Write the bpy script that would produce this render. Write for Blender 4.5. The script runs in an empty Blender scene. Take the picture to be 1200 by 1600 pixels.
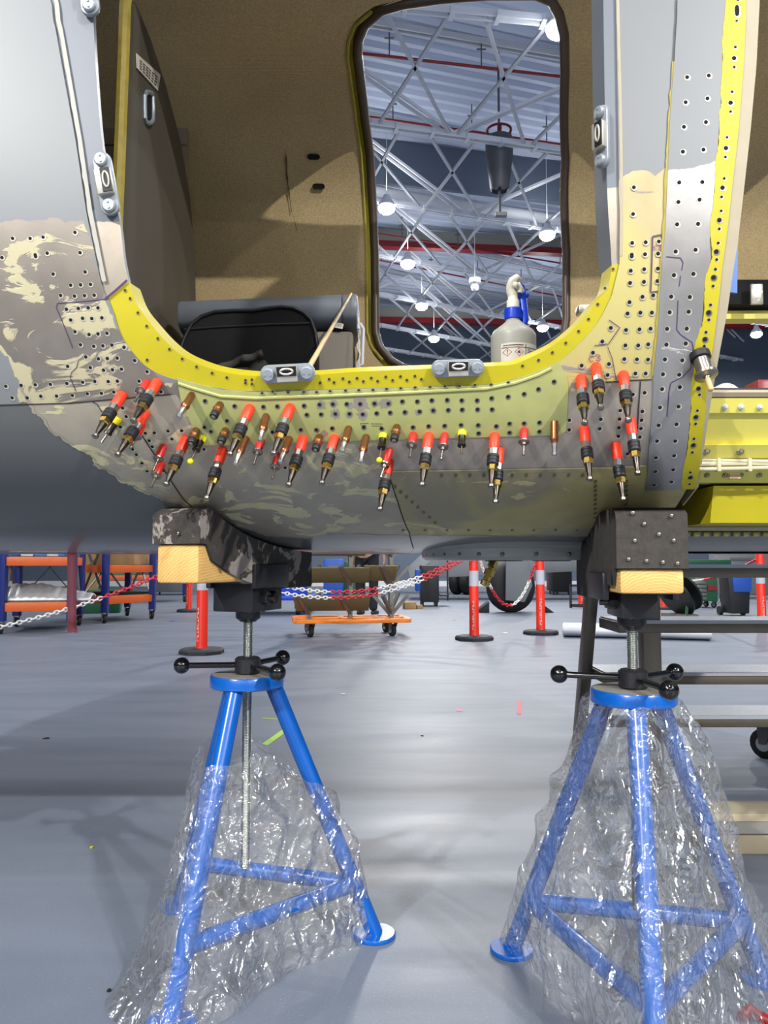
import bpy, bmesh, math, random
import numpy as np
from mathutils import Vector, Matrix, noise
from mathutils.geometry import delaunay_2d_cdt
random.seed(7)
PI = math.pi
C = bpy.context.scene.collection
SC = bpy.context.scene

# ------------------------------------------------------------------ camera, world, exposure
PITCH = math.radians(3.81)
CAMZ = 0.8
cam_d = bpy.data.cameras.new('camera')
cam_d.sensor_fit = 'VERTICAL'
cam_d.sensor_height = 36.0
cam_d.lens = 27.0
cam_d.clip_start = 0.02
cam = bpy.data.objects.new('camera', cam_d)
C.objects.link(cam)
cam.location = (0, 0, CAMZ)
cam.rotation_euler = (PI / 2 + PITCH, 0, 0)
SC.camera = cam
world = bpy.data.worlds.new('world')
SC.world = world
world.use_nodes = True
world.node_tree.nodes['Background'].inputs[0].default_value = (0.92, 0.95, 1.0, 1)
world.node_tree.nodes['Background'].inputs[1].default_value = 0.3
SC.view_settings.view_transform = 'Standard'
SC.view_settings.look = 'None'
SC.view_settings.gamma = 1.0
SC.view_settings.use_curve_mapping = False
SC.view_settings.exposure = -0.12
SC.cycles.use_denoising = True
SC.cycles.max_bounces = 8
SC.cycles.transparent_max_bounces = 24
SC.cycles.sample_clamp_indirect = 6.0
SC.cycles.caustics_reflective = False
SC.cycles.caustics_refractive = False
LAMP_W = 300.0

# ------------------------------------------------------------------ rays, from a pixel of the 1200 x 1600 frame
CO = Vector((0, 0, CAMZ))
FWD = Vector((0, math.cos(PITCH), math.sin(PITCH)))
UPV = Vector((0, -math.sin(PITCH), math.cos(PITCH)))
def ray(px, py):
    return Vector((1, 0, 0)) * ((px - 600) / 1200) + UPV * ((800 - py) / 1200) + FWD
def at(px, py, Y):
    d = ray(px, py)
    return CO + d * (Y / d.y)
def atz(px, py, z):
    d = ray(px, py)
    return CO + d * ((z - CAMZ) / d.z)
def atx(px, py, X):
    d = ray(px, py)
    return CO + d * (X / d.x)
def fl(px, py):
    return atz(px, py, 0.0)

# ------------------------------------------------------------------ materials
def lin(c):
    r = []
    for v in c[:3]:
        v = v / 255.0
        r.append(v / 12.92 if v <= 0.04045 else ((v + 0.055) / 1.055) ** 2.4)
    return (r[0], r[1], r[2], 1)
def newmat(name):
    m = bpy.data.materials.new(name)
    m.use_nodes = True
    nt = m.node_tree
    return m, nt, nt.nodes['Principled BSDF']
def nd(nt, typ, **kw):
    n = nt.nodes.new(typ)
    for k, v in kw.items():
        if k in n.inputs:
            n.inputs[k].default_value = v
        else:
            setattr(n, k, v)
    return n
def mixc(nt, fac, a, b):
    n = nt.nodes.new('ShaderNodeMix')
    n.data_type = 'RGBA'
    for s, v in ((0, fac), (6, a), (7, b)):
        if hasattr(v, 'is_linked') or hasattr(v, 'links'):
            nt.links.new(v, n.inputs[s])
        else:
            n.inputs[s].default_value = v
    return n.outputs[2]
def ramp(nt, src, stops):
    n = nt.nodes.new('ShaderNodeValToRGB')
    e = n.color_ramp.elements
    while len(e) < len(stops):
        e.new(0.5)
    for i, (p, c) in enumerate(stops):
        e[i].position = p
        e[i].color = c if len(c) == 4 else (*c, 1)
    nt.links.new(src, n.inputs[0])
    return n.outputs[0]
def thr(nt, src, p, w=0.01):
    return ramp(nt, src, [(p - w, (0, 0, 0)), (p + w, (1, 1, 1))])
def coord(nt, scale=(1, 1, 1), kind='Object'):
    tc = nt.nodes.new('ShaderNodeTexCoord')
    mp = nt.nodes.new('ShaderNodeMapping')
    mp.inputs['Scale'].default_value = scale
    nt.links.new(tc.outputs[kind], mp.inputs[0])
    return mp.outputs[0]
def noi(nt, vec, scale, detail=4, dist=0.0, rough=0.5):
    n = nd(nt, 'ShaderNodeTexNoise', Scale=scale, Detail=detail, Distortion=dist, Roughness=rough)
    nt.links.new(vec, n.inputs['Vector'])
    return n.outputs[0]
def bump(nt, b, h, strength, dist=0.002):
    n = nd(nt, 'ShaderNodeBump', Strength=strength, Distance=dist)
    nt.links.new(h, n.inputs['Height'])
    nt.links.new(n.outputs[0], b.inputs['Normal'])
M = {}
def mat(name, col, rough=0.5, metal=0.0, var=0.12, vs=6.0, bs=0.0, bsc=120.0, coat=0.0, col2=None, p2=0.6):
    m, nt, b = newmat(name)
    v = coord(nt)
    c = lin(col)
    dk = tuple(x * (1 - var) for x in c[:3]) + (1,)
    lt = tuple(min(1, x * (1 + var)) for x in c[:3]) + (1,)
    out = mixc(nt, noi(nt, v, vs, 5), dk, lt)
    if col2 is not None:
        out = mixc(nt, thr(nt, noi(nt, v, vs * 1.7, 8, 0.8, 0.65), p2, 0.02), out, lin(col2))
    nt.links.new(out, b.inputs['Base Color'])
    b.inputs['Roughness'].default_value = rough
    b.inputs['Metallic'].default_value = metal
    b.inputs['Coat Weight'].default_value = coat
    if bs > 0:
        bump(nt, b, noi(nt, v, bsc, 4), bs)
    M[name] = m
    return m
def emat(name, col, strength):
    m, nt, b = newmat(name)
    b.inputs['Emission Color'].default_value = lin(col)
    b.inputs['Emission Strength'].default_value = strength
    M[name] = m
    return m

mat('gray_paint', (128, 130, 130), 0.42, 0, 0.04, 3, coat=0.1)
mat('shaded_gray_paint', (98, 98, 96), 0.3, 0, 0.04, 3, coat=0.3)  # darker copy of the gray paint, belly shade put into the colour
mat('jamb_paint', (116, 121, 128), 0.4, 0, 0.06, 5)
mat('yellow_primer', (192, 177, 16), 0.5, 0, 0.12, 14, bs=0.15, bsc=60)
mat('yellow_sill', (228, 216, 100), 0.5, 0, 0.14, 6, bs=0.1, bsc=40)
mat('cable_jacket', (205, 195, 160), 0.5)
mat('seal_tan', (176, 163, 136), 0.55, 0, 0.12, 20)
mat('dark_hole', (14, 12, 10), 0.9, 0, 0.1)
mat('bare_lip', (214, 206, 190), 0.35, 0.6, 0.15, 60)
mat('steel', (160, 152, 140), 0.3, 1.0, 0.12, 80)
mat('dark_steel', (84, 78, 72), 0.32, 1.0, 0.12, 80)
mat('zinc', (208, 210, 204), 0.28, 1.0, 0.1, 60)
mat('brass', (190, 160, 84), 0.25, 1.0, 0.12, 60)
mat('copper', (168, 112, 74), 0.34, 0.9, 0.16, 60)
mat('red_sleeve', (252, 66, 34), 0.42, 0, 0.05, 30)
mat('red_plastic', (208, 42, 34), 0.4, 0, 0.08, 30)
mat('yellow_plastic', (232, 222, 20), 0.4, 0, 0.06, 30)
mat('black_rubber', (30, 30, 34), 0.5, 0, 0.15, 40, bs=0.1)
mat('black_gloss', (12, 12, 13), 0.12, 0, 0.1, 20, coat=0.5)
mat('black_powder', (30, 30, 33), 0.42, 0, 0.15, 30, bs=0.1, bsc=300)
mat('jack_blue', (5, 88, 176), 0.26, 0, 0.06, 12, coat=0.4)
mat('plate_top', (150, 146, 138), 0.5, 0.3, 0.1, 30)
mat('marker', (74, 48, 92), 0.6, 0, 0.1, 40)
mat('seam_dark', (46, 42, 38), 0.7, 0, 0.1, 30)
mat('tape_edge', (206, 190, 150), 0.6, 0, 0.1, 30)
mat('label_white', (216, 208, 190), 0.5, 0, 0.03, 10)
mat('label_ink', (70, 60, 58), 0.6)
mat('white_plastic', (226, 220, 200), 0.4, 0, 0.05, 20)
mat('blue_plastic', (22, 66, 200), 0.35, 0, 0.08, 20)
mat('bottle', (172, 170, 156), 0.4, 0, 0.06, 12)
mat('pale_wood', (214, 182, 128), 0.55, 0, 0.12, 30)
mat('partition', (86, 80, 68), 0.55, 0, 0.06, 4, bs=0.1, bsc=300)
mat('cabin_gray', (98, 103, 110), 0.5, 0, 0.06, 5, bs=0.15, bsc=250)
mat('cabin_weave', (118, 110, 98), 0.8, 0, 0.1, 5, bs=0.4, bsc=260)
mat('cabin_black', (20, 19, 18), 0.95, 0, 0.2, 50, bs=0.3, bsc=300)
mat('cloth_gray', (64, 62, 54), 0.9, 0, 0.2, 20, bs=0.4, bsc=90)
mat('aft_panel', (150, 134, 112), 0.7, 0, 0.08, 5)
mat('olive_strip', (170, 150, 60), 0.6, 0, 0.3, 40)
mat('door_seal', (72, 58, 44), 0.4, 0, 0.2, 25)
mat('truss_white', (226, 229, 235), 0.45, 0, 0.06, 3)
mat('truss_gray', (190, 194, 202), 0.5, 0, 0.06, 3)
mat('pipe_red', (134, 26, 30), 0.4, 0, 0.1, 3)
mat('duct_gray', (92, 94, 98), 0.45, 0.2, 0.08, 3)
mat('wall_slate', (92, 104, 122), 0.7, 0, 0.06, 0.6)
mat('fascia_beige', (150, 148, 138), 0.7, 0, 0.05, 1)
mat('wall_band', (222, 224, 226), 0.6, 0, 0.04, 1)
mat('bollard_red', (242, 50, 30), 0.4, 0, 0.05, 8)
mat('reflective', (196, 200, 208), 0.35, 0, 0.05, 20)
mat('rubber_base', (44, 46, 52), 0.7, 0, 0.12, 12)
mat('chain_white', (222, 220, 216), 0.45, 0, 0.04, 20)
mat('chain_red', (196, 40, 52), 0.45, 0, 0.06, 20)
mat('rack_blue', (24, 40, 112), 0.4, 0, 0.1, 6)
mat('rack_orange', (206, 92, 34), 0.45, 0, 0.1, 8)
mat('trolley_orange', (238, 130, 36), 0.4, 0, 0.06, 6)
mat('board_olive', (112, 100, 66), 0.7, 0, 0.1, 6)
mat('post_gray', (128, 124, 116), 0.4, 0.6, 0.1, 8)
mat('caster_gray', (120, 118, 116), 0.4, 0.5, 0.1, 8)
mat('tyre', (26, 26, 28), 0.75, 0, 0.1, 10, bs=0.2, bsc=40)
mat('foil', (196, 198, 200), 0.4, 0.5, 0.1, 12, bs=0.6, bsc=9)
mat('cardboard', (160, 128, 88), 0.8, 0, 0.1, 5)
mat('tub_green', (60, 132, 108), 0.5, 0, 0.1, 4)
mat('dark_green', (28, 88, 60), 0.5, 0, 0.1, 4)
mat('gear_gray', (112, 116, 120), 0.45, 0, 0.06, 2)
mat('plane_white', (206, 210, 214), 0.35, 0, 0.04, 2)
mat('trousers', (26, 27, 34), 0.85, 0, 0.2, 14)
mat('shirt', (40, 52, 84), 0.85, 0, 0.15, 14)
mat('skin', (196, 150, 122), 0.55, 0, 0.05, 12)
mat('hair', (48, 36, 28), 0.8, 0, 0.2, 40)
mat('step_metal', (122, 116, 104), 0.4, 0.75, 0.14, 14, bs=0.15, bsc=60)
mat('step_dark', (112, 106, 94), 0.45, 0.6, 0.14, 14)
mat('step_tread', (176, 180, 186), 0.4, 0.6, 0.2, 60, bs=0.8, bsc=45)
mat('foam_white', (214, 216, 222), 0.6, 0, 0.03, 5, bs=0.1, bsc=15)
mat('ribbon_pink', (255, 140, 148), 0.5, 0, 0.05, 4)
mat('tape_red', (206, 60, 66), 0.5, 0, 0.1, 10)
mat('tape_green', (170, 214, 60), 0.5, 0, 0.1, 10)
mat('tape_pink', (250, 80, 150), 0.5, 0, 0.1, 10)
mat('film_blue', (64, 120, 206), 0.35, 0, 0.05, 10)
mat('bag_white', (220, 218, 214), 0.6, 0, 0.05, 10, bs=0.4, bsc=20)
mat('black_bin', (24, 26, 28), 0.5, 0, 0.1, 6)
mat('bin_blue', (36, 84, 176), 0.45, 0, 0.1, 6)
mat('foil_silver', (190, 184, 170), 0.35, 0.8, 0.2, 30, bs=0.9, bsc=50)
mat('hinge', (178, 168, 92), 0.4, 0.4, 0.2, 40)
mat('latch_gray', (158, 164, 168), 0.36, 0.25, 0.08, 30)
mat('latch_black', (30, 28, 26), 0.5, 0.2, 0.2, 30)
mat('underside_gray', (158, 157, 148), 0.35, 0, 0.05, 4, coat=0.2)
mat('ink_red', (196, 60, 50), 0.6)
emat('lamp_glow', (250, 252, 255), 60.0)

# aluminium skin stripped of paint, with cream primer left on it in torn islands
def stripped(name, metal_c, cream_c, p, sc=6.0, extra=None, rough=0.42, metal=0.35):
    m, nt, b = newmat(name)
    v = coord(nt)
    base = mixc(nt, noi(nt, v, 22, 6, 0.3), lin([x * 0.88 for x in metal_c]), lin([min(255, x * 1.09) for x in metal_c]))
    vs = coord(nt, (1.0, 1.0, 2.2))
    patch = thr(nt, noi(nt, vs, sc, 7, 1.3, 0.58), p, 0.012)
    if extra is not None:
        base = mixc(nt, thr(nt, noi(nt, v, 4.5, 5, 0.6), extra[1], 0.07), base, lin(extra[0]))
    colr = mixc(nt, patch, base, lin(cream_c))
    nt.links.new(colr, b.inputs['Base Color'])
    inv = ramp(nt, patch, [(0, (metal,) * 3), (1, (0, 0, 0))])
    nt.links.new(inv, b.inputs['Metallic'])
    b.inputs['Roughness'].default_value = rough
    mx = nd(nt, 'ShaderNodeMath', operation='MULTIPLY_ADD')
    nt.links.new(noi(nt, v, 140, 4), mx.inputs[0])
    mx.inputs[1].default_value = 0.15
    nt.links.new(patch, mx.inputs[2])
    bump(nt, b, mx.outputs[0], 0.4, 0.0012)
    M[name] = m
stripped('stripped_left', (136, 128, 118), (188, 178, 142), 0.565, 6.5, None, 0.42, 0.55)
stripped('stripped_low', (184, 173, 152), (206, 196, 152), 0.555, 8.5, None, 0.42, 0.5)
stripped('stripped_mid', (178, 166, 150), (196, 182, 140), 0.66, 8, None, 0.4, 0.55)
stripped('cream_right', (188, 170, 124), (150, 143, 134), 0.60, 6, ((196, 182, 112), 0.5), 0.5, 0.1)
stripped('belly_stain', (184, 170, 112), (200, 184, 130), 0.6, 6, ((156, 146, 118), 0.56), 0.42, 0.2)
stripped('doubler_bare', (154, 151, 148), (168, 166, 162), 0.7, 5, None, 0.34, 0.55)
stripped('green_plate', (180, 181, 112), (120, 112, 104), 0.735, 34, None, 0.4, 0.0)

mat('faint_rivet', (112, 104, 76), 0.5, 0.2)
def floor_mat():
    m, nt, b = newmat('hangar_floor')
    v = coord(nt)
    vs = coord(nt, (0.35, 1.6, 1))
    c1 = mixc(nt, noi(nt, vs, 2.2, 7, 0.6, 0.6), lin((94, 102, 115)), lin((121, 129, 143)))
    c2 = mixc(nt, thr(nt, noi(nt, v, 260, 2), 0.7, 0.08), c1, lin((146, 152, 162)))
    nt.links.new(c2, b.inputs['Base Color'])
    rr = ramp(nt, noi(nt, vs, 3.0, 6, 0.5), [(0.3, (0.38,) * 3), (0.7, (0.52,) * 3)])
    nt.links.new(rr, b.inputs['Roughness'])
    b.inputs['Specular IOR Level'].default_value = 0.5
    mx = nd(nt, 'ShaderNodeMath', operation='MULTIPLY_ADD')
    nt.links.new(noi(nt, v, 150, 3), mx.inputs[0])
    mx.inputs[1].default_value = 0.3
    nt.links.new(noi(nt, vs, 9, 4), mx.inputs[2])
    bump(nt, b, mx.outputs[0], 0.28, 0.004)
    M['hangar_floor'] = m
floor_mat()
def liner_mat():
    m, nt, b = newmat('liner')
    v = coord(nt)
    va = coord(nt, (1, 1, 4))
    grain = noi(nt, v, 190, 3, 0, 0.7)
    c = mixc(nt, ramp(nt, grain, [(0.35, (0, 0, 0)), (0.65, (1, 1, 1))]), lin((186, 160, 112)), lin((220, 194, 144)))
    c = mixc(nt, ramp(nt, noi(nt, v, 2.2, 4), [(0.35, (0, 0, 0)), (0.7, (1, 1, 1))]), c, mixc(nt, 0.82, lin((0, 0, 0)), c))
    nt.links.new(c, b.inputs['Base Color'])
    b.inputs['Roughness'].default_value = 0.9
    w = nd(nt, 'ShaderNodeTexWave', Scale=60.0, Distortion=3.0, bands_direction='Z')
    nt.links.new(va, w.inputs['Vector'])
    mx = nd(nt, 'ShaderNodeMath', operation='MULTIPLY_ADD')
    nt.links.new(grain, mx.inputs[0])
    mx.inputs[1].default_value = 1.2
    nt.links.new(w.outputs[1], mx.inputs[2])
    bump(nt, b, mx.outputs[0], 0.35, 0.004)
    M['liner'] = m
liner_mat()
def wood_mat():
    m, nt, b = newmat('timber')
    v = coord(nt)
    w = nd(nt, 'ShaderNodeTexWave', wave_type='RINGS', rings_direction='Y', Scale=62.0, Distortion=5.0, Detail=3.0)
    w.inputs['Detail Scale'].default_value = 1.6
    nt.links.new(v, w.inputs['Vector'])
    c = mixc(nt, w.outputs[1], lin((230, 186, 112)), lin((212, 164, 90)))
    c = mixc(nt, thr(nt, noi(nt, v, 14, 5, 0.6), 0.64, 0.03), c, lin((236, 202, 132)))
    nt.links.new(c, b.inputs['Base Color'])
    b.inputs['Roughness'].default_value = 0.6
    bump(nt, b, w.outputs[1], 0.15, 0.001)
    M['timber'] = m
wood_mat()
def felt_mat(name, p):
    m, nt, b = newmat(name)
    v = coord(nt)
    c = mixc(nt, noi(nt, v, 60, 6, 0, 0.7), lin((28, 25, 22)), lin((84, 78, 72)))
    c = mixc(nt, thr(nt, noi(nt, v, 13, 8, 0.7, 0.62), p, 0.012), c, lin((158, 148, 138)))
    nt.links.new(c, b.inputs['Base Color'])
    b.inputs['Roughness'].default_value = 0.85
    bump(nt, b, noi(nt, v, 90, 6, 0, 0.8), 0.6, 0.004)
    M[name] = m
felt_mat('felt_worn', 0.525)
felt_mat('felt_black', 0.74)
def film_mat():
    m, nt, b = newmat('clear_film')
    nt.nodes.remove(b)
    out = nt.nodes['Material Output']
    v = coord(nt)
    def ridge(sc, ds):
        n = noi(nt, v, sc, 2, ds)
        a = nd(nt, 'ShaderNodeMath', operation='SUBTRACT')
        nt.links.new(n, a.inputs[0]); a.inputs[1].default_value = 0.3
        c = nd(nt, 'ShaderNodeMath', operation='ABSOLUTE')
        nt.links.new(a.outputs[0], c.inputs[0])
        return c.outputs[0]
    h = nd(nt, 'ShaderNodeMath', operation='MULTIPLY_ADD')
    nt.links.new(ridge(14, 0.8), h.inputs[0])
    h.inputs[1].default_value = 2.2
    nt.links.new(ridge(38, 0.6), h.inputs[2])
    bp = nd(nt, 'ShaderNodeBump', Strength=0.85, Distance=0.02)
    nt.links.new(h.outputs[0], bp.inputs['Height'])
    gl = nd(nt, 'ShaderNodeBsdfGlossy', Roughness=0.15)
    gl.inputs['Color'].default_value = (1, 1, 1, 1)
    nt.links.new(bp.outputs[0], gl.inputs['Normal'])
    tr = nd(nt, 'ShaderNodeBsdfTransparent')
    tr.inputs['Color'].default_value = (0.985, 0.98, 0.97, 1)
    df = nd(nt, 'ShaderNodeBsdfDiffuse')
    df.inputs['Color'].default_value = (0.95, 0.93, 0.88, 1)
    nt.links.new(bp.outputs[0], df.inputs['Normal'])
    lw = nd(nt, 'ShaderNodeFresnel', IOR=1.5)
    f1 = nd(nt, 'ShaderNodeMath', operation='MULTIPLY_ADD')
    nt.links.new(lw.outputs[0], f1.inputs[0])
    f1.inputs[1].default_value = 1.0
    f1.inputs[2].default_value = 0.03
    fm = nd(nt, 'ShaderNodeMath', operation='MINIMUM')
    nt.links.new(f1.outputs[0], fm.inputs[0])
    fm.inputs[1].default_value = 0.42
    m0 = nd(nt, 'ShaderNodeMixShader')
    m0.inputs[0].default_value = 0.075
    nt.links.new(tr.outputs[0], m0.inputs[1])
    nt.links.new(df.outputs[0], m0.inputs[2])
    m1 = nd(nt, 'ShaderNodeMixShader')
    nt.links.new(fm.outputs[0], m1.inputs[0])
    nt.links.new(m0.outputs[0], m1.inputs[1])
    nt.links.new(gl.outputs[0], m1.inputs[2])
    nt.links.new(m1.outputs[0], out.inputs['Surface'])
    M['clear_film'] = m
film_mat()

# ------------------------------------------------------------------ mesh builder and scene helpers
ORG = {}
class MB:
    def __init__(s):
        s.v, s.f, s.m = [], [], []
    def add(s, vs, fs, mi=0):
        b = len(s.v)
        s.v += [Vector(p) for p in vs]
        for f in fs:
            s.f.append([i + b for i in f])
            s.m.append(mi)
        return s
    def box(s, c, size, R=None, mi=0):
        c = Vector(c)
        x, y, z = (k / 2 for k in size)
        if isinstance(R, (int, float)):
            R = Matrix.Rotation(R, 3, 'Z')
        ps = [Vector((a * x, b * y, d * z)) for a in (-1, 1) for b in (-1, 1) for d in (-1, 1)]
        if R is not None:
            ps = [R @ p for p in ps]
        return s.add([c + p for p in ps], [(0, 1, 3, 2), (4, 6, 7, 5), (0, 4, 5, 1), (2, 3, 7, 6), (0, 2, 6, 4), (1, 5, 7, 3)], mi)
    def beam(s, p0, p1, w, h, up=(0, 0, 1), mi=0):
        p0, p1 = Vector(p0), Vector(p1)
        d = (p1 - p0)
        L = d.length
        d.normalize()
        a = d.cross(Vector(up))
        if a.length < 1e-4:
            a = d.cross(Vector((0, 1, 0)))
        a.normalize()
        b = a.cross(d)
        return s.box((p0 + p1) / 2, (L, w, h), Matrix((d, a, b)).transposed(), mi)
    def cyl(s, p0, p1, r0, r1=None, n=16, mi=0, cap=True):
        r1 = r0 if r1 is None else r1
        p0, p1 = Vector(p0), Vector(p1)
        return s.lathe(p0, p1 - p0, [(r0, 0), (r1, (p1 - p0).length)], n, mi, cap)
    def lathe(s, o, axis, prof, n=20, mi=0, cap=True, rot=0.0):
        o = Vector(o)
        d = Vector(axis).normalized()
        a = d.orthogonal().normalized()
        b = d.cross(a)
        vs, fs = [], []
        for r, h in prof:
            for k in range(n):
                t = 2 * PI * k / n + rot
                vs.append(o + d * h + (a * math.cos(t) + b * math.sin(t)) * r)
        for i in range(len(prof) - 1):
            for k in range(n):
                k2 = (k + 1) % n
                fs.append((i * n + k, i * n + k2, (i + 1) * n + k2, (i + 1) * n + k))
        if cap:
            fs.append(tuple(reversed(range(n))))
            q = (len(prof) - 1) * n
            fs.append(tuple(range(q, q + n)))
        return s.add(vs, fs, mi)
    def tube(s, pts, r, n=8, mi=0, closed=False):
        pts = [Vector(p) for p in pts]
        N = len(pts)
        vs, fs = [], []
        prev = None
        for i, p in enumerate(pts):
            if closed:
                d = pts[(i + 1) % N] - pts[i - 1]
            else:
                d = pts[min(i + 1, N - 1)] - pts[max(i - 1, 0)]
            d.normalize()
            if prev is None:
                a = d.orthogonal().normalized()
            else:
                a = prev - d * prev.dot(d)
                a.normalize()
            prev = a
            b = d.cross(a)
            rr = r[i] if isinstance(r, (list, tuple)) else r
            for k in range(n):
                t = 2 * PI * k / n
                vs.append(p + (a * math.cos(t) + b * math.sin(t)) * rr)
        for i in range(N if closed else N - 1):
            j = (i + 1) % N
            for k in range(n):
                k2 = (k + 1) % n
                fs.append((i * n + k, i * n + k2, j * n + k2, j * n + k))
        if not closed:
            fs.append(tuple(reversed(range(n))))
            fs.append(tuple(range((N - 1) * n, N * n)))
        return s.add(vs, fs, mi)
    def sph(s, c, r, n=14, mi=0, sc=(1, 1, 1)):
        prof = []
        c = Vector(c)
        vs, fs = [], []
        for i in range(1, n):
            t = PI * i / n
            for k in range(n):
                u = 2 * PI * k / n
                vs.append(c + Vector((math.sin(t) * math.cos(u) * r * sc[0], math.sin(t) * math.sin(u) * r * sc[1], math.cos(t) * r * sc[2])))
        top, bot = len(vs), len(vs) + 1
        vs += [c + Vector((0, 0, r * sc[2])), c - Vector((0, 0, r * sc[2]))]
        for i in range(n - 2):
            for k in range(n):
                k2 = (k + 1) % n
                fs.append((i * n + k, (i + 1) * n + k, (i + 1) * n + k2, i * n + k2))
        for k in range(n):
            k2 = (k + 1) % n
            fs.append((top, k, k2))
            fs.append((bot, (n - 2) * n + k2, (n - 2) * n + k))
        return s.add(vs, fs, mi)
    def prism(s, poly, vec, mi=0):
        poly = [Vector(p) for p in poly]
        vec = Vector(vec)
        n = len(poly)
        vs = poly + [p + vec for p in poly]
        fs = [tuple(range(n)), tuple(reversed(range(n, 2 * n)))]
        for i in range(n):
            j = (i + 1) % n
            fs.append((j, i, i + n, j + n))
        return s.add(vs, fs, mi)
    def grid(s, fn, nu, nv, mi=0, closed=False):
        vs = [fn(i / nu, j / nv) for j in range(nv + 1) for i in range(nu + (0 if closed else 1))]
        w = nu if closed else nu + 1
        fs = []
        for j in range(nv):
            for i in range(nu):
                i2 = (i + 1) % w
                fs.append((j * w + i, j * w + i2, (j + 1) * w + i2, (j + 1) * w + i))
        return s.add(vs, fs, mi)
    def build(s, name, mats, parent=None, bevel=0.0, smooth=38, at=None, fix=True, seg=2):
        if not isinstance(mats, (list, tuple)):
            mats = [mats]
        if parent is not None:
            o0 = ORG[parent.name]
        elif at is not None:
            o0 = Vector(at)
        else:
            xs = [p.x for p in s.v]
            ys = [p.y for p in s.v]
            o0 = Vector(((min(xs) + max(xs)) / 2, (min(ys) + max(ys)) / 2, min(p.z for p in s.v)))
        me = bpy.data.meshes.new(name)
        me.from_pydata([p - o0 for p in s.v], [], s.f)
        for k in mats:
            me.materials.append(M[k] if isinstance(k, str) else k)
        me.polygons.foreach_set('material_index', s.m)
        if fix or bevel > 0:
            bm = bmesh.new()
            bm.from_mesh(me)
            if fix:
                bmesh.ops.recalc_face_normals(bm, faces=bm.faces)
            if bevel > 0:
                es = [e for e in bm.edges if len(e.link_faces) == 2 and e.calc_face_angle(0) > 0.6]
                bmesh.ops.bevel(bm, geom=es, offset=bevel, segments=seg, affect='EDGES', profile=0.5, clamp_overlap=True)
            bm.to_mesh(me)
            bm.free()
        me.shade_smooth()
        me.set_sharp_from_angle(angle=math.radians(smooth))
        o = bpy.data.objects.new(name, me)
        C.objects.link(o)
        ORG[o.name] = o0
        if parent is not None:
            o.parent = parent
        else:
            o.location = o0
        return o
def tag(o, label, cat, group=None, kind=None):
    o['label'] = label
    o['category'] = cat
    if group:
        o['group'] = group
    if kind:
        o['kind'] = kind
    return o
def thing(name, loc, label, cat, group=None):
    o = bpy.data.objects.new(name, None)
    C.objects.link(o)
    o.location = loc
    o.empty_display_size = 0.05
    ORG[o.name] = Vector(loc)
    return tag(o, label, cat, group)
def struct(o):
    o['kind'] = 'structure'
    return o
def dup(root, mw, label=None, group=None):
    def cp(o, par):
        c = o.copy()
        C.objects.link(c)
        if par is not None:
            c.parent = par
        for ch in list(KIDS.get(o.name, [])):
            cp(ch, c)
        return c
    r = cp(root, None)
    r.matrix_world = mw
    if label:
        r['label'] = label
    if group:
        r['group'] = group
    return r
KIDS = {}
def note_kids(root):
    KIDS[root.name] = list(root.children)
    for c in root.children:
        KIDS[c.name] = list(c.children)

# ------------------------------------------------------------------ the setting
b = MB(); b.box((0, 5, -0.05), (70, 70, 0.1))
struct(b.build('floor', 'hangar_floor'))
HA = math.radians(17)
HU = Vector((math.cos(HA), math.sin(HA), 0)); HV = Vector((-math.sin(HA), math.cos(HA), 0))
# corrugated roof sheet, ribs running along the trusses
def roof_fn(u, v):
    q = HU * (u * 64 - 32) + HV * (v * 52 - 22)
    k = int(round(v * 760))
    return Vector((q.x, q.y, 9.8 + (0.075 if k % 4 in (0, 1) else 0.0)))
b = MB(); b.grid(roof_fn, 2, 760)
mat('roof_sheet', (196, 206, 226), 0.5, 0, 0.03, 0.5)
struct(b.build('ceiling', 'roof_sheet', smooth=20, fix=False))
b = MB(); b.box((0, 27, 5), (70, 0.3, 10))
struct(b.build('wall_back', 'wall_slate'))
b = MB(); b.box((0, 26.8, 0.09), (70, 0.08, 0.18))
struct(b.build('baseboard_back', 'wall_band'))
b = MB(); b.box((-30, 10, 5), (0.3, 50, 10)); struct(b.build('wall_left', 'wall_slate'))
b = MB(); b.box((32, 10, 5), (0.3, 50, 10)); struct(b.build('wall_right', 'wall_slate'))
p0, p1 = Vector((-8, 14.0, 9.32)), Vector((14, 19.0, 9.32))
b = MB(); b.beam(p0, p1, 0.1, 0.96); struct(b.build('trim_1', 'wall_slate'))
def fascia(name, pts, zb, h):
    for i, (a, c) in enumerate(zip(pts[:-1], pts[1:])):
        b = MB()
        a, c = Vector(a), Vector(c)
        z = Vector((0, 0, 1))
        b.beam(a + z * (zb + h * .5), c + z * (zb + h * .5), 0.25, h)
        b.beam(a + z * (zb - h * .26) - Vector((0, .04, 0)), c + z * (zb - h * .26) - Vector((0, .04, 0)), 0.25, h * .5, mi=1)
        struct(b.build(name % (i + 1), ['fascia_beige', 'pipe_red']))
g0, g1, g2 = at(560, 392, 19.5), at(828, 377, 20.5), at(900, 392, 20.6)
fascia('trim_2%d', [(g0.x - 6, g0.y, 0), (g1.x, g1.y, 0), (g2.x + 8, g2.y + 1, 0)], g1.z - 0.2, 0.32)
g0, g1 = at(600, 505, 24.6), at(815, 492, 25.2)
fascia('trim_3%d', [(g0.x - 6, g0.y, 0), (g1.x, g1.y, 0), (g1.x + 14, g1.y + .6, 0)], g1.z - 0.2, 0.34)

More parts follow.
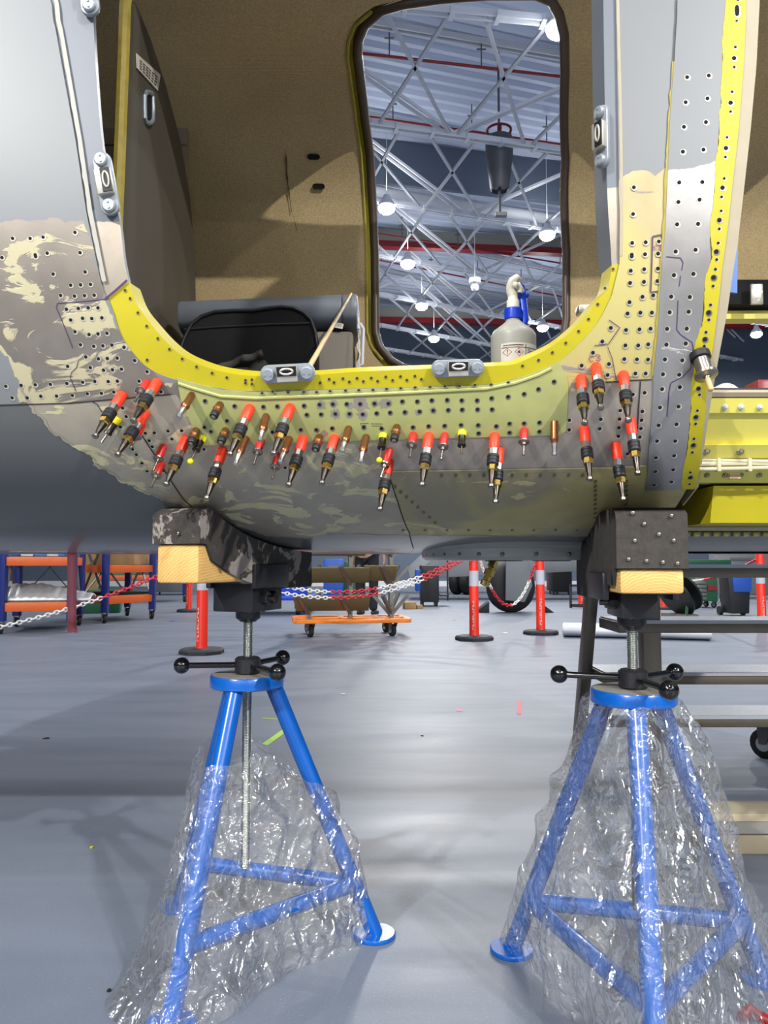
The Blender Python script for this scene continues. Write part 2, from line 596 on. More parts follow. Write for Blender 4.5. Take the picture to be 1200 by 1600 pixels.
# roof trusses: double-angle bottom chord, shallow webs up to the roof, cross braces to the next one
ZH = 8.0
CH = [((637, 12), (866, 33)), ((574, 192), (880, 235)), ((620, 318), (880, 360)), ((590, 398), (882, 450)),
      ((590, 459), (880, 512)), ((590, 507), (766, 539)), ((590, 543), (760, 570))]
lines = []
for a, c in CH:
    A0, A1 = atz(*a, ZH), atz(*c, ZH)
    d = (A1 - A0).normalized()
    lines.append((A0, d))
NODE = [600, 708, 730, 745, 755, 762, 766]
def on_line(i, px):
    A0, d = lines[i]
    best = None
    for k in range(-400, 1200):
        q = A0 + d * (k * 0.03)
        f = (q - CO).dot(FWD)
        if f < 0.5:
            continue
        x = 600 + 1200 * q.x / f
        if best is None or abs(x - px) < best[0]:
            best = (abs(x - px), q)
    return best[1]
TL = ['white roof truss highest in the far doorway, cut by its top edge',
      'white roof truss passing just above the hanging grey bucket in the far doorway',
      'white roof truss just under the hanging grey bucket, third from the top',
      'white roof truss crossing just below the upper red band, fourth from the top',
      'white roof truss behind the trigger of the spray bottle, fifth from the top',
      'white roof truss behind the blue collar of the spray bottle, sixth from the top',
      'white roof truss lowest in the far doorway, deepest in the hangar']
for i, (A0, d) in enumerate(lines):
    n0 = on_line(i, NODE[i])
    t = thing('roof_truss', n0, TL[i], 'truss', 'white roof trusses')
    side = d.cross(Vector((0, 0, 1)))
    b = MB()
    for s in (-1, 1):
        b.beam(n0 - d * 14 + side * .05 * s, n0 + d * 16 + side * .05 * s, 0.028, 0.09)
    k = -14.0
    while k < 16:
        b.box(n0 + d * k + Vector((0, 0, -.02)), (0.06, 0.2, 0.08), math.atan2(d.y, d.x)); k += 0.62
    b.build('bottom_chord', 'truss_white', t)
    b = MB(); up = Vector((0, 0, 1.72))
    for s in (-1, 1):
        b.beam(n0 - d * 14 + side * .05 * s + up, n0 + d * 16 + side * .05 * s + up, 0.035, 0.1)
    b.build('top_chord', 'truss_gray', t)
    for j in range(-2, 3):
        q = n0 + d * (j * 6.2)
        for s in (-1, 1):
            e = q + d * (s * 3.1) + up
            b = MB()
            for w in (-1, 1):
                b.beam(q + side * .07 * w, e + side * .07 * w, 0.035, 0.05)
            b.build('web', 'truss_white', t)
    if i < len(lines) - 1:
        A2, d2 = lines[i + 1]
        m0 = on_line(i + 1, NODE[i] if i > 0 else 648)
        m1 = n0 if i > 0 else on_line(0, 652)
        for j in range(-2, 4):
            for s in (-1, 1):
                b = MB()
                b.beam(m1 + d * (1.35 * j + s * .45), m0 + d2 * (1.35 * j - s * .62), 0.05, 0.04)
                b.build('brace', 'truss_gray', t)
# red sprinkler pipes hung from the roof
def pipe(a, c, z, r, lab):
    A0, A1 = atz(*a, z), atz(*c, z)
    d = (A1 - A0).normalized()
    t = thing('sprinkler_pipe', A0, lab, 'pipe', 'red sprinkler pipes')
    b = MB(); b.cyl(A0 - d * 7, A1 + d * 9, r, n=10); b.build('pipe', 'pipe_red', t)
    for k in range(-3, 8):
        q = A0 + d * (k * 1.6 + .5)
        b = MB(); b.cyl(q, (q.x, q.y, 9.8), 0.012, n=6); b.box((q.x, q.y, q.z + .32), (.16, .02, .02)); b.build('hanger', 'duct_gray', t)
pipe((562, 83), (880, 120), 9.25, 0.026, 'thin red pipe under the roof sheet high in the far doorway')
pipe((574, 182), (880, 226), 9.25, 0.022, 'thin red pipe running behind the truss above the grey bucket')
pipe((600, 366), (880, 412), 9.2, 0.022, 'red pipe below the upper red band in the far doorway')
pipe((650, 418), (880, 464), 9.2, 0.022, 'red pipe level with the white ball camera in the far doorway')
A0, A1 = atz(586, 300, 8.6), atz(880, 345, 8.6); d = (A1 - A0).normalized()
b = MB(); b.cyl(A0 - d * 8, A1 + d * 8, 0.12, n=14)
tag(b.build('duct', 'truss_gray'), 'pale round duct crossing the far doorway under the dark bulkhead', 'duct')

# hanging bucket-shaped unit with a red ring
c = at(780, 240, 13.0)
t = thing('hanging_heater', c, 'dark grey tapered bucket hanging in the far doorway under a red ring', 'heater')
s = 13.0 / 1200
b = MB(); b.lathe(c + Vector((0, 0, .28)), (0, 0, -1), [(.225, 0), (.24, .02), (.24, .36), (.235, .38), (.225, .42), (.165, .92), (.14, .95), (.13, .9)], 28); b.build('bucket', 'duct_gray', t)
b = MB(); b.tube([c + Vector((math.cos(k / 16 * 2 * PI) * .21, math.sin(k / 16 * 2 * PI) * .21, .42)) for k in range(16)], .022, 8, closed=True)
for k in range(4):
    a = k * PI / 2
    b.cyl(c + Vector((math.cos(a) * .2, math.sin(a) * .2, .28)), c + Vector((math.cos(a) * .2, math.sin(a) * .2, .43)), .016, n=6)
b.cyl(c + Vector((0, 0, .28)), c + Vector((0, 0, .5)), .03, n=8)
b.build('ring', 'pipe_red', t)
b = MB(); b.cyl(c + Vector((0, 0, .5)), (c.x, c.y, 9.8), .02, n=8); b.build('hanger', 'duct_gray', t)
b = MB(); b.cyl(c + Vector((0, 0, -.62)), c + Vector((0, 0, -1.08)), .025, n=8); b.box(c + Vector((0.02, 0, -1.1)), (.2, .1, .06)); b.build('drop_pipe', 'duct_gray', t)
c = at(742, 449, 17)
t = thing('ceiling_camera', c, 'small white ball camera hanging among the trusses left of the bottle trigger', 'camera')
b = MB(); b.cyl(c + Vector((0, 0, .1)), c + Vector((0, 0, .2)), .13, n=18); b.cyl(c + Vector((0, 0, .2)), (c.x, c.y, 9.8), .006, n=6); b.build('mount', 'truss_white', t)
b = MB(); b.sph(c, .09); b.build('ball', 'truss_white', t)

# high-bay lamps; each carries its own light
def lamp(loc, lab, w=1.0, grp=None):
    t = thing('high_bay_lamp', loc, lab, 'lamp', grp)
    loc = Vector(loc)
    b = MB(); b.lathe(loc + Vector((0, 0, .02)), (0, 0, 1), [(.15, 0), (.16, .02), (.15, .08), (.09, .14), (.06, .24), (.02, .26)], 24)
    b.cyl(loc + Vector((0, 0, .3)), (loc.x, loc.y, 9.8 if loc.y > -9 else 10.5), .006, n=6); b.build('housing', 'truss_white', t)
    b = MB(); b.lathe(loc + Vector((0, 0, -.012)), (0, 0, 1), [(.03, -.10), (.10, -.085), (.15, -.04), (.165, 0), (.165, .02)], 24); b.build('diffuser', 'lamp_glow', t)
    L = bpy.data.lights.new('lamp_light', 'AREA'); L.shape = 'DISK'; L.size = 0.36; L.energy = LAMP_W * w
    L.color = (1.0, 0.985, 0.95)
    o = bpy.data.objects.new('lamp_light', L); C.objects.link(o); o.parent = t; o.location = (0, 0, -.14)
    # added upward light to brighten the roof; the lamp has no clear reflector
    L2 = bpy.data.lights.new('added_uplight', 'AREA'); L2.shape = 'DISK'; L2.size = 0.5; L2.energy = LAMP_W * w * .05
    o = bpy.data.objects.new('added_uplight', L2); C.objects.link(o); o.parent = t; o.location = (0, 0, .36); o.rotation_euler = (PI, 0, 0)
LV = [((873, 45), 'bright hangar lamp highest in the far doorway, at its upper right corner'),
      ((604, 325), 'bright hangar lamp at the left edge of the far doorway, under the dark bulkhead'),
      ((855, 367), 'bright hangar lamp at the right end of the upper red band'),
      ((637, 412), 'bright hangar lamp just below the left end of the upper red band'),
      ((659, 478), 'bright hangar lamp between the two red bands, left of the bottle trigger'),
      ((678, 529), 'bright hangar lamp lowest on the left of the spray bottle'),
      ((848, 512), 'bright hangar lamp just right of the spray bottle'),
      ((1182, 522), 'bright hangar lamp seen through the right-hand hatch')]
for p, lab in LV:
    lamp(atz(*p, 7.75), lab)
for x, y, w in ((-5.5, -3, .6), (0.3, -3.4, .7), (5.5, -3, .6), (-6.5, -8, 10), (7, -8, 10), (-2.5, -13.5, 0.8), (3.5, -13.5, 0.8), (-6, -17, 0.8), (0, -17, 0.8), (6, -17, 0.8), (-6.5, 4, .7), (-2.6, 1.8, .4), (3.4, 2.2, .4), (7, 4.5, .7), (-10, 12, 1), (11, 12, 1)):  # unseen lamps; the rearmost rows are added for low front light
    lamp((x, y, 7.75), 'unseen high-bay lamp on the rows overhead and behind the viewer, outside the photo', w, 'lamps outside the photo')

# ------------------------------------------------------------------ fuselage surface: a superellipse tube along X
YC, ZC, EA, EB, EN = 2.15, 1.70, 0.95, 0.873, 4.0
def gfun(Y, z, a=EA, bb=EB):
    return (abs((YC - Y) / a)) ** EN + (abs((ZC - z) / bb)) ** EN - 1
def ell(phi):
    c_, s_ = math.cos(phi), math.sin(phi)
    return (max(c_, 0) ** (2 / EN), math.copysign(abs(s_) ** (2 / EN), s_))
_ph = [(-PI / 2 + PI * i / 4000) for i in range(4001)]
_pt = [ell(p) for p in _ph]
_ss = [0.0]
for i in range(1, 4001):
    _ss.append(_ss[-1] + math.hypot((_pt[i][0] - _pt[i - 1][0]) * EA, (_pt[i][1] - _pt[i - 1][1]) * EB))
_ss = np.array(_ss); _phn = np.array(_ph)
SMAX = float(_ss[-1])
def surf(X, s, off=0.0, far=False):
    phi = float(np.interp(s, _ss, _phn))
    cy, cz = ell(phi)
    ny, nz = cy ** (EN - 1) / EA, math.copysign(abs(cz) ** (EN - 1), cz) / EB
    l = math.hypot(ny, nz) or 1
    y, z = YC - EA * cy - off * ny / l, ZC - EB * cz - off * nz / l
    if far:
        y = 2 * YC - y
    return Vector((X, y, z))
def snorm(X, s):
    return (surf(X, s, 0.01) - surf(X, s, 0)).normalized()
def yz2s(ay, az):
    phi = math.atan2(math.copysign(abs(az) ** (EN / 2), az), abs(ay) ** (EN / 2))
    return float(np.interp(phi, _phn, _ss))
def h2(px, py):
    d = ray(px, py)
    k = d.z / d.y
    best = (9, 0)
    Y = 0.8
    hit = None
    while Y < YC:
        v = gfun(Y, CAMZ + k * Y)
        if v < best[0]:
            best = (v, Y)
        if v < 0:
            lo, hi = Y - 0.01, Y
            for _ in range(30):
                m_ = (lo + hi) / 2
                if gfun(m_, CAMZ + k * m_) < 0: hi = m_
                else: lo = m_
            hit = hi
            break
        Y += 0.01
    if hit is None:
        hit = best[1]
    z = CAMZ + k * hit
    return (d.x / d.y * hit, yz2s((YC - hit) / EA, (ZC - z) / EB))
FA, FB = EA - 0.05, EB - 0.05
def f2(px, py):
    d = ray(px, py)
    k = d.z / d.y
    lo, hi = YC, YC + 1.2
    for _ in range(40):
        m_ = (lo + hi) / 2
        if gfun(m_, CAMZ + k * m_, FA, FB) < 0: lo = m_
        else: hi = m_
    z = CAMZ + k * lo
    return (d.x / d.y * lo, yz2s((lo - YC) / FA, (ZC - z) / FB))
def H(px, py, off=0.0):
    return surf(*h2(px, py), off)
def resample(poly, step, closed=True):
    out = []
    n = len(poly)
    for i in range(n if closed else n - 1):
        a, c = poly[i], poly[(i + 1) % n]
        L = math.hypot(c[0] - a[0], c[1] - a[1])
        m_ = max(1, int(math.ceil(L / step)))
        for k in range(m_):
            t = k / m_
            out.append((a[0] + (c[0] - a[0]) * t, a[1] + (c[1] - a[1]) * t))
    if not closed:
        out.append(tuple(poly[-1]))
    return out
def jag(poly, amp, seed=0, f=1.0, closed=True):
    out = []
    for x, y in resample(poly, 0.0035, closed):
        q = Vector((x * 34 * f + seed, y * 34 * f, seed * 1.7))
        e = Vector((x * 140 * f, y * 140 * f, seed + 5))
        out.append((x + amp * (noise.noise(q) + .45 * noise.noise(e)), y + amp * (noise.noise(q + Vector((50, 0, 0))) + .45 * noise.noise(e + Vector((50, 0, 0))))))
    return out
def inpoly(P, poly):
    x, y = P[:, 0], P[:, 1]
    ins = np.zeros(len(P), bool)
    q = np.array(poly)
    x1, y1 = q[:, 0], q[:, 1]
    x2, y2 = np.roll(x1, -1), np.roll(y1, -1)
    for a, b_, c_, d_ in zip(x1, y1, x2, y2):
        if b_ == d_:
            continue
        cond = ((b_ > y) != (d_ > y)) & (x < (c_ - a) * (y - b_) / (d_ - b_) + a)
        ins ^= cond
    return ins
def pix(pts, conv=None):
    conv = conv or h2
    return [p if abs(p[0]) < 6 and abs(p[1]) < 6 else conv(*p) for p in pts]
def patch(name, outer, mats, parent, holes=(), regions=(), off=0.0, thick=0.002, sp=0.016, far=False, warp=None, step=0.008, edgemat=None):
    loops = [resample(outer, step)] + [resample(h, step) for h in holes] + [resample(r, step) if len(r) < 60 else r for r, _ in regions]
    vs, es = [], []
    for lp in loops:
        b0 = len(vs)
        vs += lp
        es += [(b0 + i, b0 + (i + 1) % len(lp)) for i in range(len(lp))]
    xs = [p[0] for p in loops[0]]; ys = [p[1] for p in loops[0]]
    gx = np.arange(min(xs) + sp * .3, max(xs), sp); gy = np.arange(min(ys) + sp * .3, max(ys), sp * .87)
    G = np.array([(x + (sp / 2 if j % 2 else 0), y) for j, y in enumerate(gy) for x in gx])
    if len(G):
        G = G[inpoly(G, loops[0])]
    cell = {}
    for p in vs:
        cell.setdefault((int(p[0] // (sp * .6)), int(p[1] // (sp * .6))), 1)
    ok = [tuple(p) for p in G if (int(p[0] // (sp * .6)), int(p[1] // (sp * .6))) not in cell]
    V, E, F, _, _, _ = delaunay_2d_cdt([Vector(p) for p in vs + ok], es, [], 0, 1e-6)
    P2 = np.array([(v.x, v.y) for v in V])
    F = [f for f in F if len(f) == 3]
    cen = np.array([P2[list(f)].mean(axis=0) for f in F])
    keep = inpoly(cen, loops[0])
    for h in loops[1:1 + len(holes)]:
        keep &= ~inpoly(cen, h)
    mi = np.zeros(len(F), int)
    for lp, (r, k) in zip(loops[1 + len(holes):], regions):
        mi[inpoly(cen, lp)] = k
    F = [(f, int(k)) for f, k, g in zip(F, mi, keep) if g]
    used = sorted({i for f, _ in F for i in f})
    rem = {i: n for n, i in enumerate(used)}
    w = warp or (lambda x, s: 0.0)
    pts = [surf(P2[i][0], P2[i][1], off + w(P2[i][0], P2[i][1]), far) for i in used]
    fs = []; fm = []
    cnt = {}
    for f, k in F:
        a, b_, c_ = (rem[i] for i in f)
        q = (a, b_, c_)
        n = (pts[b_] - pts[a]).cross(pts[c_] - pts[a])
        want = -1 if not far else -1
        if n.y > 0:
            q = (a, c_, b_)
        fs.append(q); fm.append(k)
        for e in ((q[0], q[1]), (q[1], q[2]), (q[2], q[0])):
            cnt[e] = cnt.get(e, 0) + 1
    bd = [e for e in cnt if (e[1], e[0]) not in cnt]
    low = {}
    for a, b_ in bd:
        for i in (a, b_):
            if i not in low:
                x, y = P2[used[i]]
                low[i] = len(pts)
                pts.append(surf(x, y, off + w(x, y) - thick, far))
    bmat = {}
    for a, b_ in bd:
        fs.append((b_, a, low[a], low[b_])); fm.append(edgemat if edgemat is not None else 0)
    m_ = MB(); m_.v = pts; m_.f = [list(f) for f in fs]; m_.m = fm
    return m_.build(name, mats, parent, fix=False, smooth=42)
def dots(name, pts, r, parent, off, crop=None, mats=('dark_hole', 'bare_lip'), ring=1.5, conv=None, far=False, flat=1.0):
    m_ = MB()
    for p in pts:
        rr = r
        if len(p) == 3:
            rr = r * p[2]
        if crop:
            p = (crop[0] + p[0] / 3.0, crop[1] + p[1] / 3.0)
        X, s = h2(p[0], p[1])
        n = 12
        if ring:
            o = rr * .22  # bare ring shifted down-right to imitate a lit lip
            vs = [surf(X + o + math.cos(2 * PI * k / n) * rr * ring, s + o + math.sin(2 * PI * k / n) * rr * ring * flat, off) for k in range(n)]
            m_.add(vs, [tuple(reversed(range(n)))], 1)
        vs = [surf(X + math.cos(2 * PI * k / n) * rr, s + math.sin(2 * PI * k / n) * rr * flat, off + (.0004 if ring else 0)) for k in range(n)]
        m_.add(vs, [tuple(reversed(range(n)))], 0)
    return m_.build(name, list(mats), parent, fix=False)
def ribbon(m_, pts, w, off, mi=0, conv=None, step=0.01, jit=0.0):
    P = resample(pix(pts, conv), step, False)
    n = len(P)
    vs = []
    for i, p in enumerate(P):
        a, c = P[max(i - 1, 0)], P[min(i + 1, n - 1)]
        dx, dy = c[0] - a[0], c[1] - a[1]
        l = math.hypot(dx, dy) or 1
        wx, wy = -dy / l * w / 2, dx / l * w / 2
        q = jit * noise.noise(Vector((p[0] * 60, p[1] * 60, 3)))
        vs += [surf(p[0] + wx * (1 + q), p[1] + wy * (1 + q), off), surf(p[0] - wx, p[1] - wy, off)]
    fs = []
    for i in range(n - 1):
        q = (2 * i, 2 * i + 1, 2 * i + 3, 2 * i + 2)
        nn = (vs[q[1]] - vs[q[0]]).cross(vs[q[2]] - vs[q[0]])
        fs.append(q if nn.y < 0 else tuple(reversed(q)))
    m_.add(vs, fs, mi)
def cr(lst, ox, oy):
    return [(ox + x / 3.0, oy + y / 3.0) for x, y in lst]

plane = thing('aircraft_fuselage', (0, YC, 0.83), 'grey aircraft fuselage side with an open doorway, stripped skin and bright yellow door frame', 'aircraft')
def spline(pts, n=4):
    out = []
    P = [pts[0]] + list(pts) + [pts[-1]]
    for i in range(1, len(P) - 2):
        for k in range(n):
            t = k / n
            q = []
            for a, b_, c_, d_ in zip(P[i - 1], P[i], P[i + 1], P[i + 2]):
                q.append(.5 * (2 * b_ + (c_ - a) * t + (2 * a - 5 * b_ + 4 * c_ - d_) * t * t + (3 * b_ - a - 3 * c_ + d_) * t ** 3))
            out.append(tuple(q))
    return out + [tuple(pts[-1])]
# door opening: cut line in the skin and the inner edge of the frame
cutL = [(60, -90), (66, -60), (82, 20), (98, 110), (118, 220), (133, 320), (143, 372), (160, 450), (168, 464)]
cutB = [(178, 490), (190, 525), (215, 560), (240, 580), (277, 594), (345, 607), (400, 611), (600, 606), (760, 601), (800, 593), (835, 582), (872, 566), (905, 537), (935, 502), (956, 462)]
cutR = [(968, 412), (969, 360), (967, 300), (965, 150), (961, -60), (960, -90)]
inL = [(140, -90), (143, -60), (145, 40), (150, 130), (158, 220), (165, 250), (185, 340), (192, 400), (200, 440)]
inB = [(213, 475), (233, 503), (257, 532), (283, 555), (317, 572), (350, 582), (397, 588), (450, 588), (497, 586), (560, 581), (653, 577), (770, 572), (800, 570), (820, 563), (860, 543), (887, 523), (913, 497), (933, 470), (950, 450)]
inR = [(957, 413), (955, 380), (950, 300), (946, 150), (943, -60), (942, -90)]
cutL = spline(cutL); cutB = spline(cutB); inL = spline(inL); inB = spline(inB); inR = spline(inR)
door_cut = pix(cutL + cutB + cutR)
st = 0.30
door_cut = door_cut + [(door_cut[-1][0], st), (door_cut[0][0], st)]
strip_R = [(1165, -60), (1165, 0), (1161, 100), (1153, 200), (1143, 290), (1133, 377), (1127, 420), (1120, 483), (1112, 547), (1103, 607), (1097, 677), (1087, 762)]
lapL = [(0, 633), (110, 630), (200, 622), (275, 617)]
yl = h2(-300, 636)
lap_all = [(-2.4, yl[1])] + pix(lapL + [(300, 645), (600, 645), (880, 645), (893, 598), (1018, 593), (1108, 592)])
eR = list(reversed(pix(strip_R[:9])))
up_outer = lap_all + eR + [(eR[-1][0], 0.02), (-2.4, 0.02)]
reg_left = [(-140, 360), (-60, 352), (0, 348), (60, 345), (133, 347), (143, 372), (160, 450), (175, 490), (190, 525), (215, 560), (240, 580), (280, 600), (275, 640), (35, 645), (33, 605), (15, 575), (0, 535), (-30, 490), (-90, 430)]
reg_right = [(950, 282), (968, 279), (985, 273), (1008, 269), (1022, 274), (1037, 262), (1060, 262), (1060, 640), (880, 640), (870, 600), (866, 560), (905, 530), (950, 470), (966, 412)]
patch('upper_skin', up_outer, ['gray_paint', 'stripped_left', 'cream_right'], plane, holes=[door_cut],
      regions=[(jag(pix(reg_left), 0.010, 2), 1), (jag(pix(reg_right), 0.007, 9), 2)], thick=0.004, sp=0.02)
# roof over the right-hand hatch keeps the cabin closed above
patch('roof_skin', [(eR[-1][0], 0.02), (1.7, 0.02), (1.7, 0.42), (eR[-1][0], 0.42)], ['gray_paint'], plane, thick=0.004, sp=0.05)
kx = h2(645, 861)
SK = SMAX - 0.02
low_outer = [(-2.4, yl[1])] + pix(lapL + [(300, 645), (600, 645), (605, 735), (622, 785), (640, 835), (646, 858)]) + [(kx[0], SK), (-2.4, SK)]
reg_low = [(40, 610), (50, 632), (80, 672), (130, 705), (150, 722), (195, 755), (250, 778), (300, 792), (330, 800), (370, 820), (420, 838), (470, 841), (520, 832), (560, 834), (600, 836), (670, 837), (670, 640), (600, 600), (270, 590)]
patch('lower_skin', low_outer, ['shaded_gray_paint', 'stripped_low'], plane, regions=[(jag(pix(reg_low), 0.010, 4), 1)], thick=0.004, sp=0.02)
patch('middle_skin', pix([(600, 645), (880, 645), (893, 598), (1018, 593), (1048, 593), (1040, 725), (955, 729), (780, 732), (606, 735)]), ['stripped_mid'], plane, off=0.0008, thick=0.003, sp=0.02)
bx = h2(1000, 858)
patch('belly_skin', pix([(605, 735), (780, 732), (955, 729), (1078, 724), (1072, 765), (1050, 800), (1030, 830), (1010, 858)]) + [(h2(1010, 858)[0], SK), (kx[0], SK)] + pix([(646, 858), (640, 835), (622, 785)]),
      ['shaded_gray_paint', 'belly_stain'], plane, regions=[(jag(pix([(590, 700), (1100, 700), (1100, 790), (1020, 838), (955, 836), (800, 837), (640, 836), (600, 760)]), 0.006, 6), 1)], off=0.0004, thick=0.003, sp=0.02)
# frame of the doorway: painted jambs above, yellow primed band below
jl = pix(cutL) + list(reversed(pix(inL)))
patch('door_jamb', jl, ['jamb_paint', 'stripped_mid'], plane, regions=[(jag(pix([(120, 352), (150, 345), (200, 345), (215, 450), (165, 475), (130, 400)]), 0.004, 3), 1)], off=-0.004, thick=0.012, sp=0.016)
jr = pix(cutR) + list(reversed(pix(inR)))
patch('door_jamb', jr, ['jamb_paint', 'stripped_mid'], plane, regions=[(jag(pix([(940, 292), (975, 292), (975, 420), (940, 420)]), 0.004, 3), 1)], off=-0.004, thick=0.07, sp=0.012)
yb = pix([(166, 461)] + cutB + [(968, 412)]) + list(reversed(pix(spline([(200, 440)] + inB[::4] + [(957, 413)]))))
yband = patch('door_frame', yb, ['yellow_primer'], plane, off=-0.0025, thick=0.06, sp=0.014)
dots('rivet', cr([(585, 160), (608, 198), (645, 265), (686, 328), (738, 386), (793, 437), (853, 482), (920, 519), (993, 549), (1062, 570), (688, 487), (1150, 583), (1180, 580), (1150, 596), (1180, 600)], 0, 400)
     + cr([(342, 578), (407, 575), (473, 573), (540, 572), (608, 567), (677, 565), (745, 563), (300, 595), (365, 593), (437, 590), (503, 588), (570, 587), (640, 583), (707, 582), (775, 578)], 400, 400)
     + cr([(475, 60), (437, 150), (403, 225), (360, 295), (313, 352), (253, 407), (190, 452), (125, 488), (50, 515), (275, 485)], 800, 400), 0.0021, yband, -0.0015, mats=('seam_dark', 'olive_strip'), ring=1.35)
# green sill plate with its rolled upper lip
gp = [(277, 590), (300, 597), (345, 609), (400, 613), (600, 607), (760, 602), (800, 594), (835, 582), (872, 565), (885, 587), (888, 605), (886, 640), (884, 672), (875, 679), (800, 681), (545, 688), (400, 693), (318, 695), (302, 667), (283, 625)]
gplate = patch('sill_plate', pix(gp), ['green_plate'], plane, off=0.0022, thick=0.003, sp=0.014)
lip = [(279, 599), (300, 606), (345, 619), (400, 622), (520, 618), (640, 613), (760, 607), (805, 598), (840, 586), (868, 572)]
b = MB(); b.tube([H(*p, 0.0018) for p in [(lip[i][0] + (lip[i + 1][0] - lip[i][0]) * t, lip[i][1] + (lip[i + 1][1] - lip[i][1]) * t) for i in range(len(lip) - 1) for t in (0, .25, .5, .75)]], 0.0032, 8)
mat('lip_green', (176, 178, 108), 0.4, 0, 0.06, 12)
b.build('rolled_lip', 'lip_green', gplate)
dots('rivet', cr([(30, 640), (80, 633), (152, 637), (225, 635), (285, 635), (348, 630), (420, 628), (482, 626), (548, 625), (612, 620), (678, 617), (745, 613), (815, 611), (885, 609), (953, 607), (1025, 602), (1100, 600), (1180, 590)], 400, 400), 0.0025, gplate, 0.0045, mats=('seam_dark', 'stripped_mid'), ring=1.4, flat=.7)
dots('rivet_hole', cr([(100, 703), (225, 700), (298, 695), (360, 693), (425, 692), (488, 692), (555, 690), (620, 690), (685, 680), (755, 680), (823, 675), (895, 673), (963, 675), (1035, 675), (1103, 665), (1180, 658),
     (238, 742), (305, 740), (372, 738), (438, 738), (500, 740), (565, 735), (628, 732), (697, 730), (766, 727), (830, 722), (900, 720), (965, 718), (1037, 717), (1105, 717), (210, 812), (283, 812), (357, 805), (505, 800), (588, 806), (735, 800), (808, 795), (883, 793), (960, 790), (1040, 790), (1125, 795), (1187, 783), (1042, 828), (1187, 825), (78, 823), (35, 705), (137, 745)], 400, 400)
     + cr([(962, 678), (1100, 702), (960, 800), (1065, 770), (990, 820)], 0, 400) + cr([(55, 645), (195, 588), (122, 623), (55, 782), (127, 778), (127, 820)], 800, 400), 0.0029, gplate, 0.0026, mats=('dark_hole', 'steel'), ring=1.55)
b = MB()
for k, (x, y, r_) in enumerate([(490, 690, 30), (600, 690, 20), (365, 690, 16), (372, 738, 20), (438, 740, 16), (500, 745, 20), (305, 697, 18), (620, 688, 17), (440, 700, 14), (830, 722, 13), (700, 730, 12), (320, 830, 14), (555, 690, 14), (760, 730, 13), (130, 623 - 50, 1)]):
    X, s = h2(400 + x / 3, 400 + y / 3)
    n = 22
    vs = [surf(X + math.cos(2 * PI * j / n) * r_ * .00042 * (1 + .9 * noise.noise(Vector((k * 7, j * .8, 0)))), s + math.sin(2 * PI * j / n) * r_ * .00042 * (1 + .9 * noise.noise(Vector((k * 7, j * .8, 9)))), .00245) for j in range(n)]
    b.add(vs, [tuple(reversed(range(n)))])
b.build('scuff_mark', 'stripped_mid', gplate, fix=False)
# faint stamped line of ink under the rivets
b = MB()
for (x0, x1, y0) in ((490, 526, 782), (490, 522, 790), (540, 594, 784), (543, 590, 794)):
    x = x0
    while x < x1 - 4:
        w = 4 + 4 * random.random()
        ribbon(b, [(400 + x / 3, 400 + y0 / 3), (400 + (x + w) / 3, 400 + y0 / 3)], 0.0012, 0.0025, step=.003); x += w + 2.5
b.build('ink_stamp', 'label_ink', gplate, fix=False)
# grey doubler strip and its yellow edge
dl = [(1057, -60), (1057, 0), (1052, 97), (1045, 200), (1042, 283), (1038, 367), (1033, 410), (1030, 467), (1020, 587), (1013, 700), (1009, 765)]
dr = [(1133, -60), (1133, 0), (1128, 67), (1125, 160), (1118, 260), (1113, 320), (1108, 377), (1110, 403), (1100, 447), (1095, 510), (1087, 533), (1083, 560), (1080, 613), (1077, 653), (1067, 733), (1065, 763)]
dpl = patch('doubler_strip', pix(dl) + list(reversed(pix(dr))), ['gray_paint', 'doubler_bare'], plane,
      regions=[(jag(pix([(1030, 270), (1045, 269), (1087, 262), (1108, 257), (1118, 250), (1150, 240), (1150, 790), (990, 790)]), 0.004, 12), 1)], off=0.003, thick=0.004, sp=0.016)
ypl = patch('edge_strip', jag(pix(dr), 0.004, 8, 1.2, False) + list(reversed(pix(strip_R))), ['yellow_primer'], plane, off=0.0034, thick=0.0045, sp=0.016)
dots('rivet_hole', cr([(817, 368), (918, 360), (810, 485), (912, 467), (802, 600), (905, 578), (797, 716), (893, 706), (780, 860), (888, 858), (776, 951), (875, 940), (770, 1055), (868, 1053), (763, 1182), (856, 1174)], 800, 0)
     + cr([(755, 92), (846, 86), (742, 192), (829, 194), (735, 265), (824, 262), (723, 342), (815, 341), (720, 415), (810, 410), (713, 484), (794, 488), (704, 553), (780, 555), (700, 622), (783, 613), (690, 707), (777, 703), (684, 790), (768, 785), (677, 863), (762, 863), (672, 940), (757, 931), (670, 1005), (753, 996), (664, 1067), (745, 1053)], 800, 400), 0.0034, dpl, 0.0034)
sm = [(1055, 8), (1049, 106), (1042, 228), (1037, 322), (1027, 437), (1020, 530), (1003, 650), (996, 742), (990, 842), (978, 928), (976, 993), (967, 1077), (962, 1143)]
lg = [(1050, 60), (1036, 280), (1020, 488), (998, 700), (982, 885), (967, 1036), (953, 1183)]
sm2 = [(955, 20), (949, 65), (938, 143), (926, 231), (918, 300), (905, 358), (897, 422), (875, 648), (865, 722), (857, 783), (850, 852), (842, 915), (833, 1008), (830, 1063)]
lg2 = [(940, 103), (917, 267), (900, 391), (870, 620), (858, 752), (846, 882), (833, 1032)]
dots('rivet_hole', cr(sm, 800, 0) + cr(sm2, 800, 400), 0.0024, ypl, 0.0038, ring=1.4)
dots('rivet_hole', cr(lg, 800, 0) + cr(lg2, 800, 400), 0.0037, ypl, 0.0038, mats=('dark_hole', 'steel'), ring=1.45)
